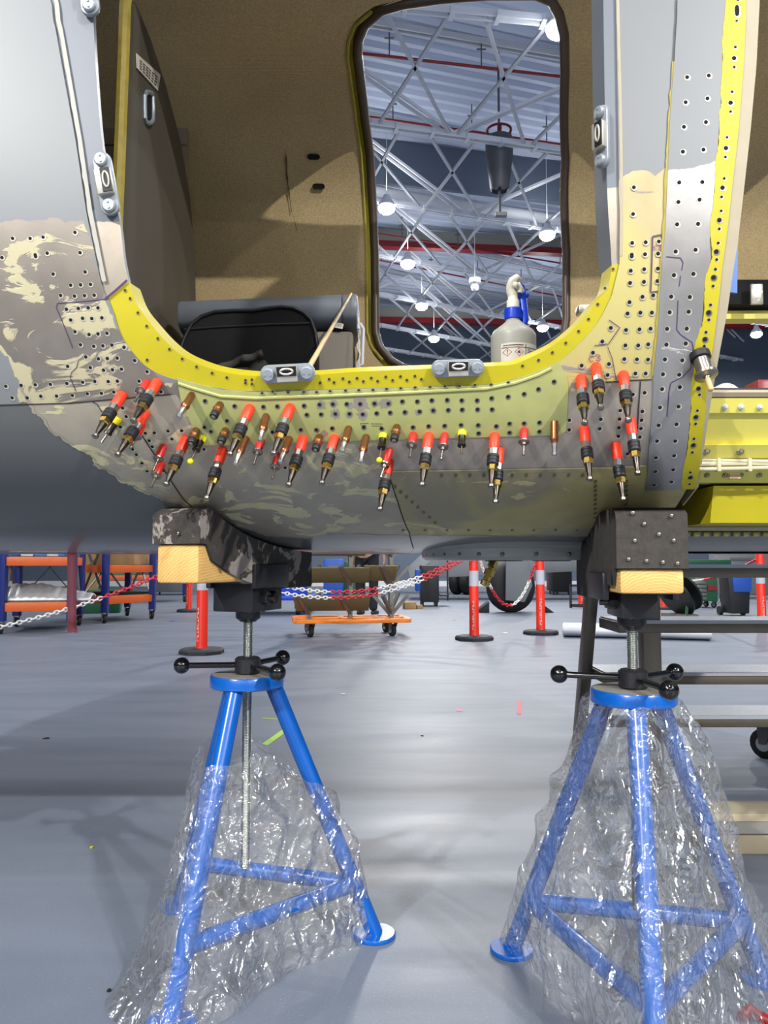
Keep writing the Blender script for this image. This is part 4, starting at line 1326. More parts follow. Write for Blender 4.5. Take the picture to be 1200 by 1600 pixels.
PINS = [
 ('L', (191, 610), (147, 684), 'long red-sleeved skin pin farthest left of all'),
 ('Y', (184, 650), (157, 694), 'dark pin with yellow cap tucked under the leftmost long red-sleeved pin'),
 ('S', (230, 594), (210, 628), 'short red pin with steel flange tucked behind the second long red pin from the left'),
 ('L', (246, 590), (207, 660), 'long red-sleeved skin pin rising highest at the left below the yellow frame'),
 ('L', (227, 638), (182, 713), 'long red-sleeved skin pin just below the tip of the one rising highest at left'),
 ('S', (222, 660), (202, 703), 'short dark red pin half hidden behind two long pins at the left end'),
 ('S', (255, 694), (238, 738), 'short red pin with flange, upper of the stacked pair left of the diagonal seam'),
 ('S', (252, 722), (235, 763), 'short red pin with flange, lower of the stacked pair left of the diagonal seam'),
 ('L', (290, 680), (258, 760), 'long red-sleeved skin pin just right of the stacked pair of short red pins'),
 ('C', (300, 613), (278, 653), 'copper pin with steel end at the upper left corner of the green plate'),
 ('K', (344, 628), (332, 654), 'stubby copper pin with black cap high on the left of the green plate'),
 ('K', (307, 668), (297, 696), 'stubby copper pin with black cap at the lower left corner of the green plate'),
 ('B', (316, 680), (295, 726), 'yellow-capped pin with yellow ball end hanging left under the green plate corner'),
 ('L', (391, 630), (358, 713), 'long red-sleeved skin pin on the left half of the green plate, nearer the corner'),
 ('K', (353, 668), (344, 694), 'stubby copper pin with black cap left of the long red pin on the green plate'),
 ('C', (384, 680), (367, 727), 'copper pin just below the tip of the left long red pin on the green plate'),
 ('L', (348, 696), (322, 782), 'long red-sleeved skin pin reaching lowest on the left, under the green plate corner'),
 ('C', (416, 646), (406, 690), 'copper pin between the two long red pins on the green plate'),
 ('S', (408, 684), (396, 727), 'short red pin with flange below the copper pin between two long red pins'),
 ('L', (454, 629), (426, 712), 'long red-sleeved skin pin on the green plate, second of the two there'),
 ('C', (452, 681), (437, 724), 'copper pin right of the tip of the second long red pin on the green plate'),
 ('S', (434, 708), (425, 750), 'short dark red pin with flange hanging behind a copper pin under the green plate'),
 ('L', (474, 678), (450, 761), 'long red-sleeved skin pin left of the lone stubby copper pin under the green plate'),
 ('K', (499, 678), (492, 706), 'stubby copper pin with black cap between two long red pins under the green plate'),
 ('L', (523, 677), (502, 758), 'long red-sleeved skin pin right of the lone stubby copper pin under the green plate'),
 ('C', (545, 665), (534, 707), 'copper pin overlapping the lower edge of the green plate, left of centre'),
 ('C', (572, 678), (563, 724), 'copper pin hanging left of the yellow-capped pin with the ball'),
 ('B', (599, 676), (592, 724), 'yellow-capped dark pin with yellow ball end at the middle of the row'),
 ('K', (620, 663), (615, 691), 'stubby copper pin with black cap right of the yellow cap at the middle'),
 ('S', (609, 700), (594, 748), 'short red pin hidden behind the yellow-capped pin at the middle of the row'),
 ('L', (608, 715), (593, 799), 'long red-sleeved skin pin reaching lowest of all, at the vertical seam'),
 ('S', (646, 674), (640, 716), 'short red pin with flange, first right of the middle stubby copper pin'),
 ('L', (670, 673), (659, 761), 'long red-sleeved skin pin between two short red pins right of the middle'),
 ('S', (695, 675), (689, 720), 'short red pin with flange just left of the yellow-capped pin under the right latch'),
 ('Y', (722, 671), (721, 711), 'yellow-capped pin with bare steel end below the right sill latch'),
 ('L', (773, 673), (767, 763), 'long red-sleeved skin pin in front, upper of the overlapping pair'),
 ('L', (780, 696), (774, 788), 'long red-sleeved skin pin behind, lower of the overlapping pair'),
 ('S', (819, 667), (818, 713), 'short red pin with flange alone between the overlapping pair and the right copper pin'),
 ('C', (866, 655), (866, 714), 'copper pin at the lower right corner of the green plate'),
 ('L', (908, 583), (914, 664), 'long red-sleeved skin pin just right of the green plate, under the yellow frame'),
 ('L', (931, 566), (939, 640), 'long red-sleeved skin pin directly under the handwritten C3'),
 ('L', (974, 578), (982, 660), 'long red-sleeved skin pin right of the handwritten C3, above the seam'),
 ('L', (913, 663), (922, 752), 'long red-sleeved skin pin right below another one beside the green plate'),
 ('L', (985, 650), (997, 743), 'long red-sleeved skin pin farthest right, close to the grey strip'),
 ('L', (962, 688), (974, 784), 'long red-sleeved skin pin reaching lowest at the right end, left of the grey strip'),
 ('G', (1092, 548), (1112, 612), 'big grey steel fastener with black rubber ring on the yellow edge strip'),
]
for a in PINS:
    skin_pin(*a)

# ------------------------------------------------------------------ things in the doorway
# trigger spray bottle
bc_ = at(803, 600, 1.5); bx_, by_ = bc_.x, 1.5
t = thing('spray_bottle', (bx_, by_, 1.115), 'clear spray bottle with white trigger head and blue collar on the door sill', 'bottle')
def bz(py): return at(803, py, 1.5).z
R0 = 34.3 / 1200 * 1.56
b = MB(); b.lathe((bx_, by_, 0), (0, 0, 1), [(R0 * .9, 1.115), (R0, 1.12), (R0, bz(530)), (R0 * 1.0, bz(527)), (R0 * .98, bz(524)), (R0 * .9, bz(519)), (R0 * .5, bz(508)), (R0 * .34, bz(503)), (R0 * .31, bz(498)), (R0 * .31, bz(496))], 36); b.build('body', 'bottle', t, smooth=60)
b = MB()
rc = 13.2 / 1200 * 1.56
for k in range(28):
    a = 2 * PI * k / 28
    b.box((bx_ + math.cos(a) * rc * .97, by_ + math.sin(a) * rc * .97, (bz(483) + bz(499)) / 2), (.0016, .0016, bz(483) - bz(499)), a)
b.lathe((bx_, by_, 0), (0, 0, 1), [(rc * .98, bz(499.5)), (rc, bz(498)), (rc * .95, bz(484)), (rc * .8, bz(482.5))], 32); b.build('collar', 'blue_plastic', t)
b = MB()
b.lathe((bx_, by_, 0), (0, 0, 1), [(.0125, bz(483)), (.0125, bz(470)), (.0098, bz(468)), (.0098, bz(460))], 20)
hx = bx_ + .001
b.tube([(hx - .001, by_, bz(462)), (hx - .004, by_, bz(455)), (hx - .0065, by_ - .004, bz(448)), (hx - .003, by_ - .012, bz(441)), (hx + .004, by_ - .012, bz(437.5)), (hx + .012, by_, bz(437.5))], [.0105, .0105, .0085, .008, .0075, .006], 12)
b.tube([(hx + .002, by_ - .014, bz(452)), (hx + .008, by_ - .014, bz(449)), (hx + .012, by_ - .01, bz(453)), (hx + .011, by_ - .008, bz(459))], .0058, 10)
b.sph((hx + .0015, by_ - .017, bz(450)), .0062); b.sph((hx + .016, by_ - .006, bz(456)), .005)
b.build('spray_head', 'white_plastic', t, smooth=60)
b = MB(); b.tube([(hx + .010, by_ + .012, bz(438)), (hx + .017, by_ + .012, bz(446)), (hx + .019, by_ + .012, bz(460)), (hx + .021, by_ + .01, bz(480)), (hx + .022, by_ + .006, bz(500)), (hx + .02, by_ + .002, bz(508))], [.005, .0085, .0095, .0095, .0085, .006], 12)
b.sph((hx + .028, by_ + .012, bz(458)), .006); b.build('trigger', 'blue_plastic', t, smooth=60)
def onb(px, py, o=.0006):
    # a place on the bottle's label, wrapped round its side
    u = (px - 803) / 34.3
    u = max(-.98, min(.98, u))
    return Vector((bx_ + u * (R0 + o), by_ - math.sqrt(max(0, 1 - u * u)) * (R0 + o), bz(py)))
def bquad(b, x0, x1, y0, y1, o, mi=0):
    n = max(1, int((x1 - x0) / 3))
    for k in range(n):
        a, c = x0 + (x1 - x0) * k / n, x0 + (x1 - x0) * (k + 1) / n
        b.add([onb(a, y1, o), onb(c, y1, o), onb(c, y0, o), onb(a, y0, o)], [(0, 1, 2, 3)], mi)
b = MB(); bquad(b, 780, 835, 545, 592, .0006); lb = b.build('label', 'label_white', t, fix=False)
b = MB()
bquad(b, 781, 834, 551.5, 552.6, .0009); bquad(b, 815, 816, 547, 592, .0009)
for k in range(12):
    bquad(b, 818, 822 + 10 * abs(math.sin(k * 2.3)), 554 + k * 2.4, 555 + k * 2.4, .0009)
bquad(b, 783, 812, 548, 549.5, .0009)
b.build('label_text', 'label_ink', lb, fix=False)
for cxp, kind in ((788.6, '!'), (805.2, 'f')):
    b = MB(); cyp = 559.0; r_ = 6.0
    pts = [(cxp, cyp - r_), (cxp + r_, cyp), (cxp, cyp + r_), (cxp - r_, cyp)]
    b.tube([onb(*p, .0011) for p in pts], .0005, 6, closed=True)
    b.build('hazard_diamond', 'ink_red', lb)
    b = MB()
    if kind == '!':
        bquad(b, cxp - .5, cxp + .7, cyp - 3.2, cyp + .8, .001); bquad(b, cxp - .5, cxp + .7, cyp + 1.8, cyp + 3, .001)
    else:
        fl_ = [(-2, 2), (-2.2, 0), (-1.2, -1), (-1, .2), (-.2, -3), (1, -1.2), (1.3, -.3), (1.8, -1), (2.2, 1), (1.6, 2.2)]
        b.add([onb(cxp + x, cyp + y, .0011) for x, y in fl_], [tuple(reversed(range(len(fl_))))])
    b.build('hazard_symbol', 'label_ink', lb, fix=False)

# side bench with grey bolster, black cover and woven side
ZB = zf
by0 = 2.45
xl, xr = at(283, 500, by0).x, at(556, 500, by0).x
def pz_(py): return at(420, py, by0).z
t = thing('cabin_seat', ((xl + xr) / 2, by0 + .15, ZB), 'grey cabin seat with black cover seen through the doorway, left of the far opening', 'seat')
b = MB(); b.box(((xl + xr) / 2, by0 + .16, (ZB + pz_(515)) / 2), (xr - xl - .02, .30, pz_(515) - ZB)); b.build('body', 'cabin_weave', t, bevel=.012)
b = MB(); prof = []
zc_, hh = (pz_(461) + pz_(514)) / 2, (pz_(461) - pz_(514)) / 2
for k in range(24):
    a = 2 * PI * k / 24
    prof.append((math.copysign(abs(math.cos(a)) ** .55, math.cos(a)) * .17, math.copysign(abs(math.sin(a)) ** .55, math.sin(a)) * hh))
x0_, x1_ = xl - .005, xr + .005
b.prism([Vector((x0_, by0 + .14 + y, zc_ - .012 + z)) for y, z in prof], (x1_ - x0_ - .05, .0, .022))
b.build('bolster', 'cabin_gray', t, bevel=.004)
b = MB(); b.prism([Vector((x1_ - .05, by0 + .14 + y, zc_ + .010 + z)) for y, z in prof], (.05, 0, .003)); b.build('bolster_end', 'jamb_paint', t, bevel=.008)
cov = [(282, 545), (288, 528), (300, 505), (315, 494), (335, 487), (365, 485), (395, 485), (420, 481), (440, 479), (458, 481), (474, 488), (486, 500), (493, 520), (497, 550), (498, 600), (280, 600)]
yk = by0 - .045
b = MB(); b.prism([at(*p, yk) for p in cov], (0, .05, 0)); sc_ = b.build('seat_cover', 'cabin_black', t, bevel=.006)
b = MB(); b.tube([at(*p, yk - .003) for p in cov[:-2]], .006, 8); b.build('cover_piping', 'black_rubber', sc_)
b = MB(); b.tube([at(*p, yk - .002) for p in ((288, 515), (340, 511), (420, 507), (484, 505))], .0035, 8); b.build('cover_seam', 'black_rubber', sc_)
b = MB(); q = [at(*p, by0 - .003) for p in ((522, 503), (537, 506), (535, 514), (520, 511))]
b.prism(q, (0, .002, 0)); tg = b.build('fabric_tag', 'label_white', t)
b = MB()
for k in range(9):
    f0 = .12 + k * .085; f1 = f0 + .02 + .025 * (k % 3 == 1)
    b.add([q[0].lerp(q[1], f0).lerp(q[3].lerp(q[2], f0), .2) + Vector((0, -.0006, 0)), q[0].lerp(q[1], f1).lerp(q[3].lerp(q[2], f1), .2) + Vector((0, -.0006, 0)), q[0].lerp(q[1], f1).lerp(q[3].lerp(q[2], f1), .75) + Vector((0, -.0006, 0)), q[0].lerp(q[1], f0).lerp(q[3].lerp(q[2], f0), .75) + Vector((0, -.0006, 0))], [(0, 1, 2, 3)])
b.build('tag_bars', 'label_ink', tg, fix=False)
b = MB(); b.tube([at(*p, by0 + .03) for p in ((560, 514), (559, 506), (563, 506), (568, 514), (567, 540), (566, 570), (562, 571))], .005, 8); b.build('wire_bracket', 'foam_white', t)
b = MB()
def pad(u, v):
    y = by0 + .04 + u * .16
    return Vector((xr + .006 + .012 * noise.noise(Vector((u * 9, v * 14, 2))), y, ZB + (pz_(512) - ZB) * v))
b.grid(pad, 10, 30); b.build('torn_edge', 'bag_white', t)
# crumpled dark cloth pouch
def pouch(u, v):
    p = at(330 + 82 * u, 592 - (16 + 30 * u ** .8) * v * (1 if u < .97 else .8), 2.3 + .05 * math.sin(v * 3) )
    return p + Vector((0, .03 * noise.noise(Vector((u * 4, v * 2, 4))), .006 * noise.noise(Vector((u * 5, v * 2, 8)))))
b = MB(); b.grid(pouch, 30, 16)
o = b.build('cloth_pouch', 'cloth_gray', smooth=60); sm_ = o.modifiers.new('thick', 'SOLIDIFY'); sm_.thickness = .02
tag(o, 'crumpled dark grey cloth lying in front of the black seat cover', 'cloth')
# wooden stick leaning from the sill latch onto the bolster
p0, p1 = at(477, 584, 1.42), at(549, 459, 2.43)
p0.y = 1.42
dd = (p1 - p0).normalized()
b = MB(); b.tube([p0, p0.lerp(p1, .5), p1, p1 + dd * .012], [.0056, .005, .0036, .0008], 10)
tag(b.build('wooden_stick', 'pale_wood', at=p0), 'thin pale wooden stick leaning diagonally from the left sill latch to the seat', 'stick')
# white plastic bag and red case on the far side of the right-hand hatch
def bag(u, v):
    a, e = 2 * PI * u, PI * v
    d_ = Vector((math.sin(e) * math.cos(a) * .16, math.sin(e) * math.sin(a) * .12, math.cos(e) * .10))
    return d_ * (1 + .22 * noise.noise(d_ * 22))
pb = at(1128, 622, 2.3); pb.z = zf + .115
b = MB(); b.grid(lambda u, v: pb + Vector((.02, 0, 0)) + bag(u, v), 32, 20, closed=True)
tag(b.build('plastic_bag', 'bag_white', smooth=70), 'crumpled white plastic bag behind the yellow sill of the right-hand hatch', 'bag')
pr = at(1186, 607, 2.4)
b = MB(); b.box((pr.x, 2.4, (pr.z + .02 + zf) / 2), (.06, .1, pr.z + .02 - zf))
tag(b.build('tool_case', 'pipe_red', bevel=.012), 'small red case at the right edge behind the hatch sill', 'case')

# ------------------------------------------------------------------ trestle jacks
def make_jack():
    t = thing('trestle_jack', (0, 0, 0), 'x', 'jack')
    zt, R_, rl = .566, .276, .018
    b = MB(); b.lathe((0, 0, 0), (0, 0, 1), [(.075, zt - .026), (.078, zt - .024), (.078, zt - .003), (.076, zt)], 48); top = b.build('top_plate', 'jack_blue', t)
    b = MB(); b.lathe((0, 0, 0), (0, 0, 1), [(.074, zt + .0002), (.074, zt + .0006)], 48); b.build('worn_face', 'plate_top', top)
    ends = []
    for k in range(3):
        a = 2 * PI * k / 3
        u = Vector((math.cos(a), math.sin(a), 0))
        p0, p1 = u * .052 + Vector((0, 0, zt - .02)), u * R_ + Vector((0, 0, .006))
        b = MB(); b.cyl(p0, p1, rl, n=22); lg = b.build('leg', 'jack_blue', t)
        b = MB(); b.lathe(u * R_, (0, 0, 1), [(.044, 0), (.045, .002), (.045, .007), (.043, .009)], 32); b.build('foot', 'jack_blue', lg)
        ends.append(p0.lerp(p1, .80))
    for k in range(3):
        p, q = ends[k], ends[(k + 1) % 3]
        b = MB(); b.cyl(p, q, .0165, n=20); b.build('brace', 'jack_blue', t)
    # spindle: threaded rod
    b = MB(); prof = [(.008, .165)]
    z = .168
    while z < .70:
        prof += [(.0102, z), (.0088, z + .0016)]; z += .0032
    prof += [(.009, .70)]
    b.lathe((0, 0, 0), (0, 0, 1), prof, 18); b.build('spindle', 'zinc', t, smooth=20)
    b = MB(); b.lathe((0, 0, 0), (0, 0, 1), [(.024, zt + .001), (.027, zt + .004), (.027, zt + .032), (.022, zt + .036)], 28); wh = b.build('hand_wheel', 'black_powder', t)
    for k in range(3):
        a = PI + 2 * PI * k / 3 + SPIN
        u = Vector((math.cos(a), math.sin(a), 0)); h = Vector((0, 0, zt + .019))
        b = MB(); b.cyl(u * .02 + h, u * .125 + h, .0062, n=14); b.build('spoke', 'black_gloss', wh)
        b = MB(); b.sph(u * .137 + h, .0172, 18); b.build('knob', 'black_gloss', wh)
    return t
SPIN = math.radians(-8)
jack = make_jack(); note_kids(jack)
JL, JR = Vector((-.289, 1.646, 0)), Vector((.466, 1.455, 0))
AL, AR = math.radians(13), math.radians(17)
jack.matrix_world = Matrix.Translation(JL) @ Matrix.Rotation(AL, 4, 'Z')
jack['label'] = 'blue three-legged jack on the left, bare at the top and film-wrapped lower down'
jack['group'] = 'blue trestle jacks under the fuselage'
for c in list(KIDS[jack.name]):
    pass
jr = dup(jack, Matrix.Translation(JR) @ Matrix.Rotation(AR, 4, 'Z'), 'blue three-legged jack on the right, film-wrapped up to its top plate')
for c in jr.children:
    if c.name.startswith('hand_wheel'):
        c.rotation_euler.z = math.radians(-32)
# saddles on the spindles: black steel channel, timber, felt pad cut to the hull
def saddle(name, J, near, zb, zw, zf_top, w, length, lab, felt, bracket_w, cut):
    near = Vector((near[0], near[1], 0))
    d = (Vector((J.x, J.y, 0)) - near).normalized()
    sd = Vector((d.y, -d.x, 0))
    t = thing(name, (J.x, J.y, .68), lab, 'saddle')
    R = Matrix((sd, d, Vector((0, 0, 1)))).transposed()
    def hullz(p):
        # height of the belly above a point
        if p.y < YC - EA * .97:
            return 9
        v = min(1, abs(YC - p.y) / EA)
        return ZC - EB * (1 - v ** EN) ** (1 / EN)
    n = 26
    pts_t, pts_m = [], []
    for i in range(n + 1):
        p = near + d * (length * i / n)
        zh = min(hullz(p), hullz(p + sd * w * .5), hullz(p - sd * w * .5)) - .003
        pts_t.append((p, min(zf_top, zh)))
    def wood_top(p, zt_):
        return min(zw, zt_ - cut)
    b = MB()
    poly = [near - sd * w / 2 + Vector((0, 0, zb))] + [p - sd * w / 2 + Vector((0, 0, max(zb + .012, wood_top(p, z_)))) for p, z_ in pts_t] + [near + d * length - sd * w / 2 + Vector((0, 0, zb))]
    b.prism(poly, sd * w); b.build('timber', 'timber', t, bevel=.006)
    b = MB()
    m_ = .006
    e = d * -.006
    lo = [p + e * (1 if i == 0 else 0) - sd * (w / 2 + m_) + Vector((0, 0, max(zb + .012, wood_top(p, z_)) - (.0 if i < 2 else .03))) for i, (p, z_) in enumerate(pts_t)]
    hi = [p + e * (1 if i == 0 else 0) - sd * (w / 2 + m_) + Vector((0, 0, z_ - (.012 if i == 0 else 0))) for i, (p, z_) in enumerate(pts_t)]
    for i in range(n):
        q = [lo[i], lo[i + 1], hi[i + 1], hi[i]]
        b.prism(q, sd * (w + 2 * m_))
    # weld the slices into one pad
    bmx = bmesh.new()
    o = b.build('felt_pad', felt, t, smooth=50)
    bmx.from_mesh(o.data)
    bmesh.ops.remove_doubles(bmx, verts=bmx.verts, dist=1e-5)
    dup_f = {}
    for f in bmx.faces:
        dup_f.setdefault(frozenset(v.index for v in f.verts), []).append(f)
    bmesh.ops.delete(bmx, geom=[f for k, v in dup_f.items() if len(v) > 1 for f in v], context='FACES')
    bmesh.ops.recalc_face_normals(bmx, faces=bmx.faces)
    bmesh.ops.subdivide_edges(bmx, edges=[e_ for e_ in bmx.edges if e_.calc_length() > .03], cuts=3, use_grid_fill=True)
    for v in bmx.verts:
        v.co += Vector((noise.noise(v.co * 28), noise.noise(v.co * 28 + Vector((9, 0, 0))), 0)) * .0015
    bmx.to_mesh(o.data); bmx.free()
    o.data.set_sharp_from_angle(angle=math.radians(50))
    # steel channel
    jc = Vector((J.x, J.y, 0))
    zc0 = .70
    b = MB(); b.box(jc + Vector((0, 0, (zc0 + zb) / 2 - .001)), (w * bracket_w, .13, zb - zc0 - .002), R)
    for s_ in (-1, 1):
        b.box(jc + sd * s_ * (w / 2 + .008) + Vector((0, 0, zb + .01)), (.012, .15, .05), R)
    br = b.build('channel', 'black_powder', t, bevel=.003)
    b = MB(); b.lathe(jc, (0, 0, 1), [(.016, .676), (.026, .684), (.027, .70), (.02, .702)], 24); b.build('socket', 'black_powder', t)
    for k, o_ in enumerate((-.022, .012)):
        b = MB(); q = jc + sd * (SIDE * (w * bracket_w / 2)) + d * o_ + Vector((0, 0, .728))
        b.lathe(q, sd * SIDE, [(.014, 0), (.014, .012), (.012, .014)], 6); b.build('bolt_head', 'dark_steel' if k else 'black_powder', br)
        if k == 0:
            b = MB(); b.cyl(q + sd * SIDE * .01, q + sd * SIDE * .03, .006, n=12); b.build('bolt_end', 'dark_steel', br)
    # tacks in the felt face
    tk = MB()
    for (u, v) in FELTPINS:
        q = near + e * 1.6 + sd * (u * w / 2) + Vector((0, 0, zw + (zf_top - zw) * v))
        tk = MB(); tk.lathe(q, -d, [(.0034, 0), (.003, .001), (.001, .0016)], 10); tk.build('tack', 'steel', o)
    return t
SIDE = 1
FELTPINS = [(.15, .28)]
saddle('jack_saddle', JL, (-.376, 1.40), .763, .835, .901, .089, .47, 'timber saddle with worn grey-black felt on the left blue jack', 'felt_worn', 1.05, .062)
SIDE = -1
FELTPINS = [(-.25, .72), (.2, .55), (.6, .85), (-.55, .45), (-.2, .12), (.3, -.05 + .15), (.65, .45), (-.75, .15), (-.6, .9), (.75, .08)]
saddle('jack_saddle', JR, (.452, 1.30), .748, .791, .895, .106, .42, 'timber saddle with black tacked felt on the right blue jack', 'felt_black', .62, .10)

# ------------------------------------------------------------------ clear plastic film round the jacks
def wrap(J, ang, top, margin, flare, seed, lab, skirt, name='plastic_film'):
    zt, R_ = .566, .276
    def tri(th, z):
        # distance from the axis to the film at this height and heading
        f = (zt - .02 - min(z, zt - .02)) / (zt - .026)
        r = .052 + (R_ - .052) * f
        best = 9
        for k in range(3):
            a = ang + 2 * PI * k / 3 + PI / 3
            c_ = math.cos(th - a)
            if c_ > .02:
                best = min(best, (r * .5 + .022 + margin) / c_)
        return min(best, r + .03 + margin)
    NU, NV = 280, 170
    def fn(u, v):
        th = 2 * PI * u
        zt_ = top(th)
        z = zt_ * (1 - v)
        if v > .96:
            z = .003
        base = tri(th, z)
        sl = max(0, (.17 - z) / .17)
        base += flare(th) * sl ** 1.6
        p = Vector((math.cos(th) * base * 9, math.sin(th) * base * 9, z * 9 + seed))
        pv = Vector((p.x, p.y, p.z * .45))
        q1 = pv * .55 + Vector((noise.noise(p * .5), noise.noise(p * .5 + Vector((7, 7, 7))), 0)) * .5
        rg = lambda q: .5 - abs(noise.noise(q)) * 1.6
        dsp = .030 * noise.noise(pv * .45) + .030 * rg(q1 * 1.2) + .013 * rg(q1 * 2.7 + Vector((3, 0, 1))) + .0045 * rg(p * 1.7 + Vector((0, 5, 0)))
        tight = min(1, v * 7 + .3)
        r = base + .006 + dsp * tight
        r = base - .002 + (r - base + .002 if r > base - .002 else .25 * (r - base + .002))
        zz = z + .012 * noise.noise(p * 1.3 + Vector((3, 1, 9))) * (1 if z > .03 else .2)
        return Vector((J.x + math.cos(th) * r, J.y + math.sin(th) * r, max(.002 + .004 * abs(noise.noise(p * 2)), zz)))
    b = MB(); b.grid(fn, NU, NV, closed=True)
    o = b.build(name, 'clear_film', smooth=50, fix=False)
    return tag(o, lab, 'plastic film', 'clear films wrapped round the jacks')
def topL(th):
    # climbs on the two left legs, dips towards the bare right leg
    d_ = math.atan2(math.sin(th - math.radians(195)), math.cos(th - math.radians(195)))
    return .41 + .02 * noise.noise(Vector((math.cos(th) * 4, math.sin(th) * 4, 2))) - .10 * math.exp(-((abs(d_) - PI) / .5) ** 2)
def flareL(th):
    return -.03 + .06 * noise.noise(Vector((math.cos(th) * 2, math.sin(th) * 2, 5))) + .10 * max(0, math.cos(th - math.radians(225)))
wrap(JL, AL, topL, .004, flareL, 1.0, 'crumpled clear film round the lower half of the left blue jack', 0)
def topR(th):
    return .548 + .012 * noise.noise(Vector((math.cos(th) * 4, math.sin(th) * 4, 6)))
def flareR(th):
    return -.04 + .05 * noise.noise(Vector((math.cos(th) * 2, math.sin(th) * 2, 15))) + .08 * max(0, math.cos(th - math.radians(-60)))
wrap(JR, AR, topR, .008, flareR, 4.0, 'crumpled clear film round the whole right blue jack up to its top plate', 0)

# ------------------------------------------------------------------ things standing on the hangar floor
# bollards with red posts and rubber feet
def make_bollard():
    t = thing('bollard', (0, 0, 0), 'x', 'bollard', 'red bollards with rubber feet')
    b = MB(); b.lathe((0, 0, 0), (0, 0, 1), [(.198, 0), (.2, .012), (.2, .03), (.185, .046), (.06, .05)], 8, rot=PI / 8); b.build('foot', 'rubber_base', t)
    b = MB(); b.lathe((0, 0, 0), (0, 0, 1), [(.056, .046), (.05, .07), (.048, .9), (.04, .93), (.03, .95)], 24); po = b.build('post', 'bollard_red', t)
    b = MB(); b.lathe((0, 0, 0), (0, 0, 1), [(.0495, .56), (.0495, .72)], 24, cap=False); b.build('reflective_band', 'reflective', t)
    b = MB(); b.lathe((0, 0, .95), (0, 0, 1), [(.03, 0), (.03, .03), (.02, .04)], 16); b.tube([(-.09, 0, .99), (-.05, 0, 1.01), (.05, 0, 1.01), (.09, 0, .99)], .022, 10)
    b.build('top_handle', 'bollard_red', t)
    # worn white lettering running up the post
    b = MB(); z = .11
    for k in range(9):
        a0 = PI * 1.28
        for (u0, u1, v0, v1) in (((0, .3, 0, 1), (0, 1, 0, .25), (.7, 1, 0, 1), (0, 1, .4, .6))[k % 3:k % 3 + 2 + (k % 2)]):
            q = []
            for u, v in ((u0, v0), (u1, v0), (u1, v1), (u0, v1)):
                a = a0 + u * .36
                q.append(Vector((math.cos(a) * .0535, math.sin(a) * .0535, z + v * .026)))
            b.add(q, [(0, 1, 2, 3)])
        z += .034
    b.build('lettering', 'label_white', po, fix=False)
    return t
boll = make_bollard(); note_kids(boll)
BP = [((315, 1021), 'red bollard nearest the viewer, under the left timber block'),
      ((295, 956), 'red bollard half hidden behind the one under the left timber block'),
      ((741, 1000), 'red bollard standing below the hanging brass valve'),
      ((845, 991), 'red bollard beside the white foam roll, left of the steps'),
      ((1191, 986), 'red bollard at the right edge behind the steps'),
      ((1037, 952), 'red bollard seen just right of the right jack head, behind the post of the steps'),
      ((908, 948), 'small far red bollard left of the steps frame')]
bpos = []
for i, (p, lab) in enumerate(BP):
    q = fl(*p); bpos.append(q)
    mw = Matrix.Translation(q) @ Matrix.Rotation(.12 * i, 4, 'Z')
    if i == 0:
        boll.matrix_world = mw; boll['label'] = lab
    else:
        dup(boll, mw, lab)
# plastic chains between the bollards, red and white links
def chain(pts, lab, cols=(6, 6), link=.05):
    P = [Vector(p) for p in pts]
    t = thing('plastic_chain', P[0], lab, 'chain', 'red and white plastic chains')
    d = [0]
    for a, c in zip(P[:-1], P[1:]):
        d.append(d[-1] + (c - a).length)
    n = int(d[-1] / (link * .74))
    bs = {0: MB(), 1: MB()}
    pos = lambda s: next((P[i].lerp(P[i + 1], (s - d[i]) / max(1e-6, d[i + 1] - d[i])) for i in range(len(P) - 1) if s <= d[i + 1] + 1e-6), P[-1])
    for k in range(n):
        s = (k + .5) / n * d[-1]
        c = pos(s); u = (pos(min(d[-1], s + .02)) - pos(max(0, s - .02))).normalized()
        w = u.cross(Vector((0, 0, 1))).normalized()
        if k % 2:
            w = w.cross(u).normalized()
        pts_ = [c + u * math.cos(2 * PI * j / 10) * link * .5 + w * math.sin(2 * PI * j / 10) * link * .3 for j in range(10)]
        bs[0 if (k // cols[0]) % 2 == 0 else 1].tube(pts_, link * .13, 5, closed=True)
    for k, nm in ((0, 'white_links'), (1, 'red_links')):
        if bs[k].v:
            bs[k].build(nm, 'chain_white' if k == 0 else 'chain_red', t, fix=False)
def sag(a, c, drop, n=14):
    a, c = Vector(a), Vector(c)
    return [a.lerp(c, i / n) - Vector((0, 0, drop * 4 * (i / n) * (1 - i / n))) for i in range(n + 1)]
chain(sag(at(-60, 992, 6.2), at(262, 893, 7.2), .06), 'white and red chain hanging from the left edge up to the left timber block', (30, 14))
chain(sag(at(440, 915, 7.4), at(735, 862, 8.0), .20), 'upper red and white chain in front of the orange trolley', (13, 13))
chain(sag(at(440, 926, 7.35), at(738, 866, 7.95), .20), 'lower red and white chain in front of the orange trolley', (13, 13))
chain(sag(bpos[2] + Vector((.05, 0, .88)), bpos[3] + Vector((-.05, 0, .80)), .50), 'chain sagging between the two bollards in front of the dark wheel', (11, 9))
chain(sag(bpos[5] + Vector((.05, 0, .55)), bpos[4] + Vector((-.05, 0, .84)), .14), 'red and white chain behind the steps, running to the right edge bollard', (20, 12))
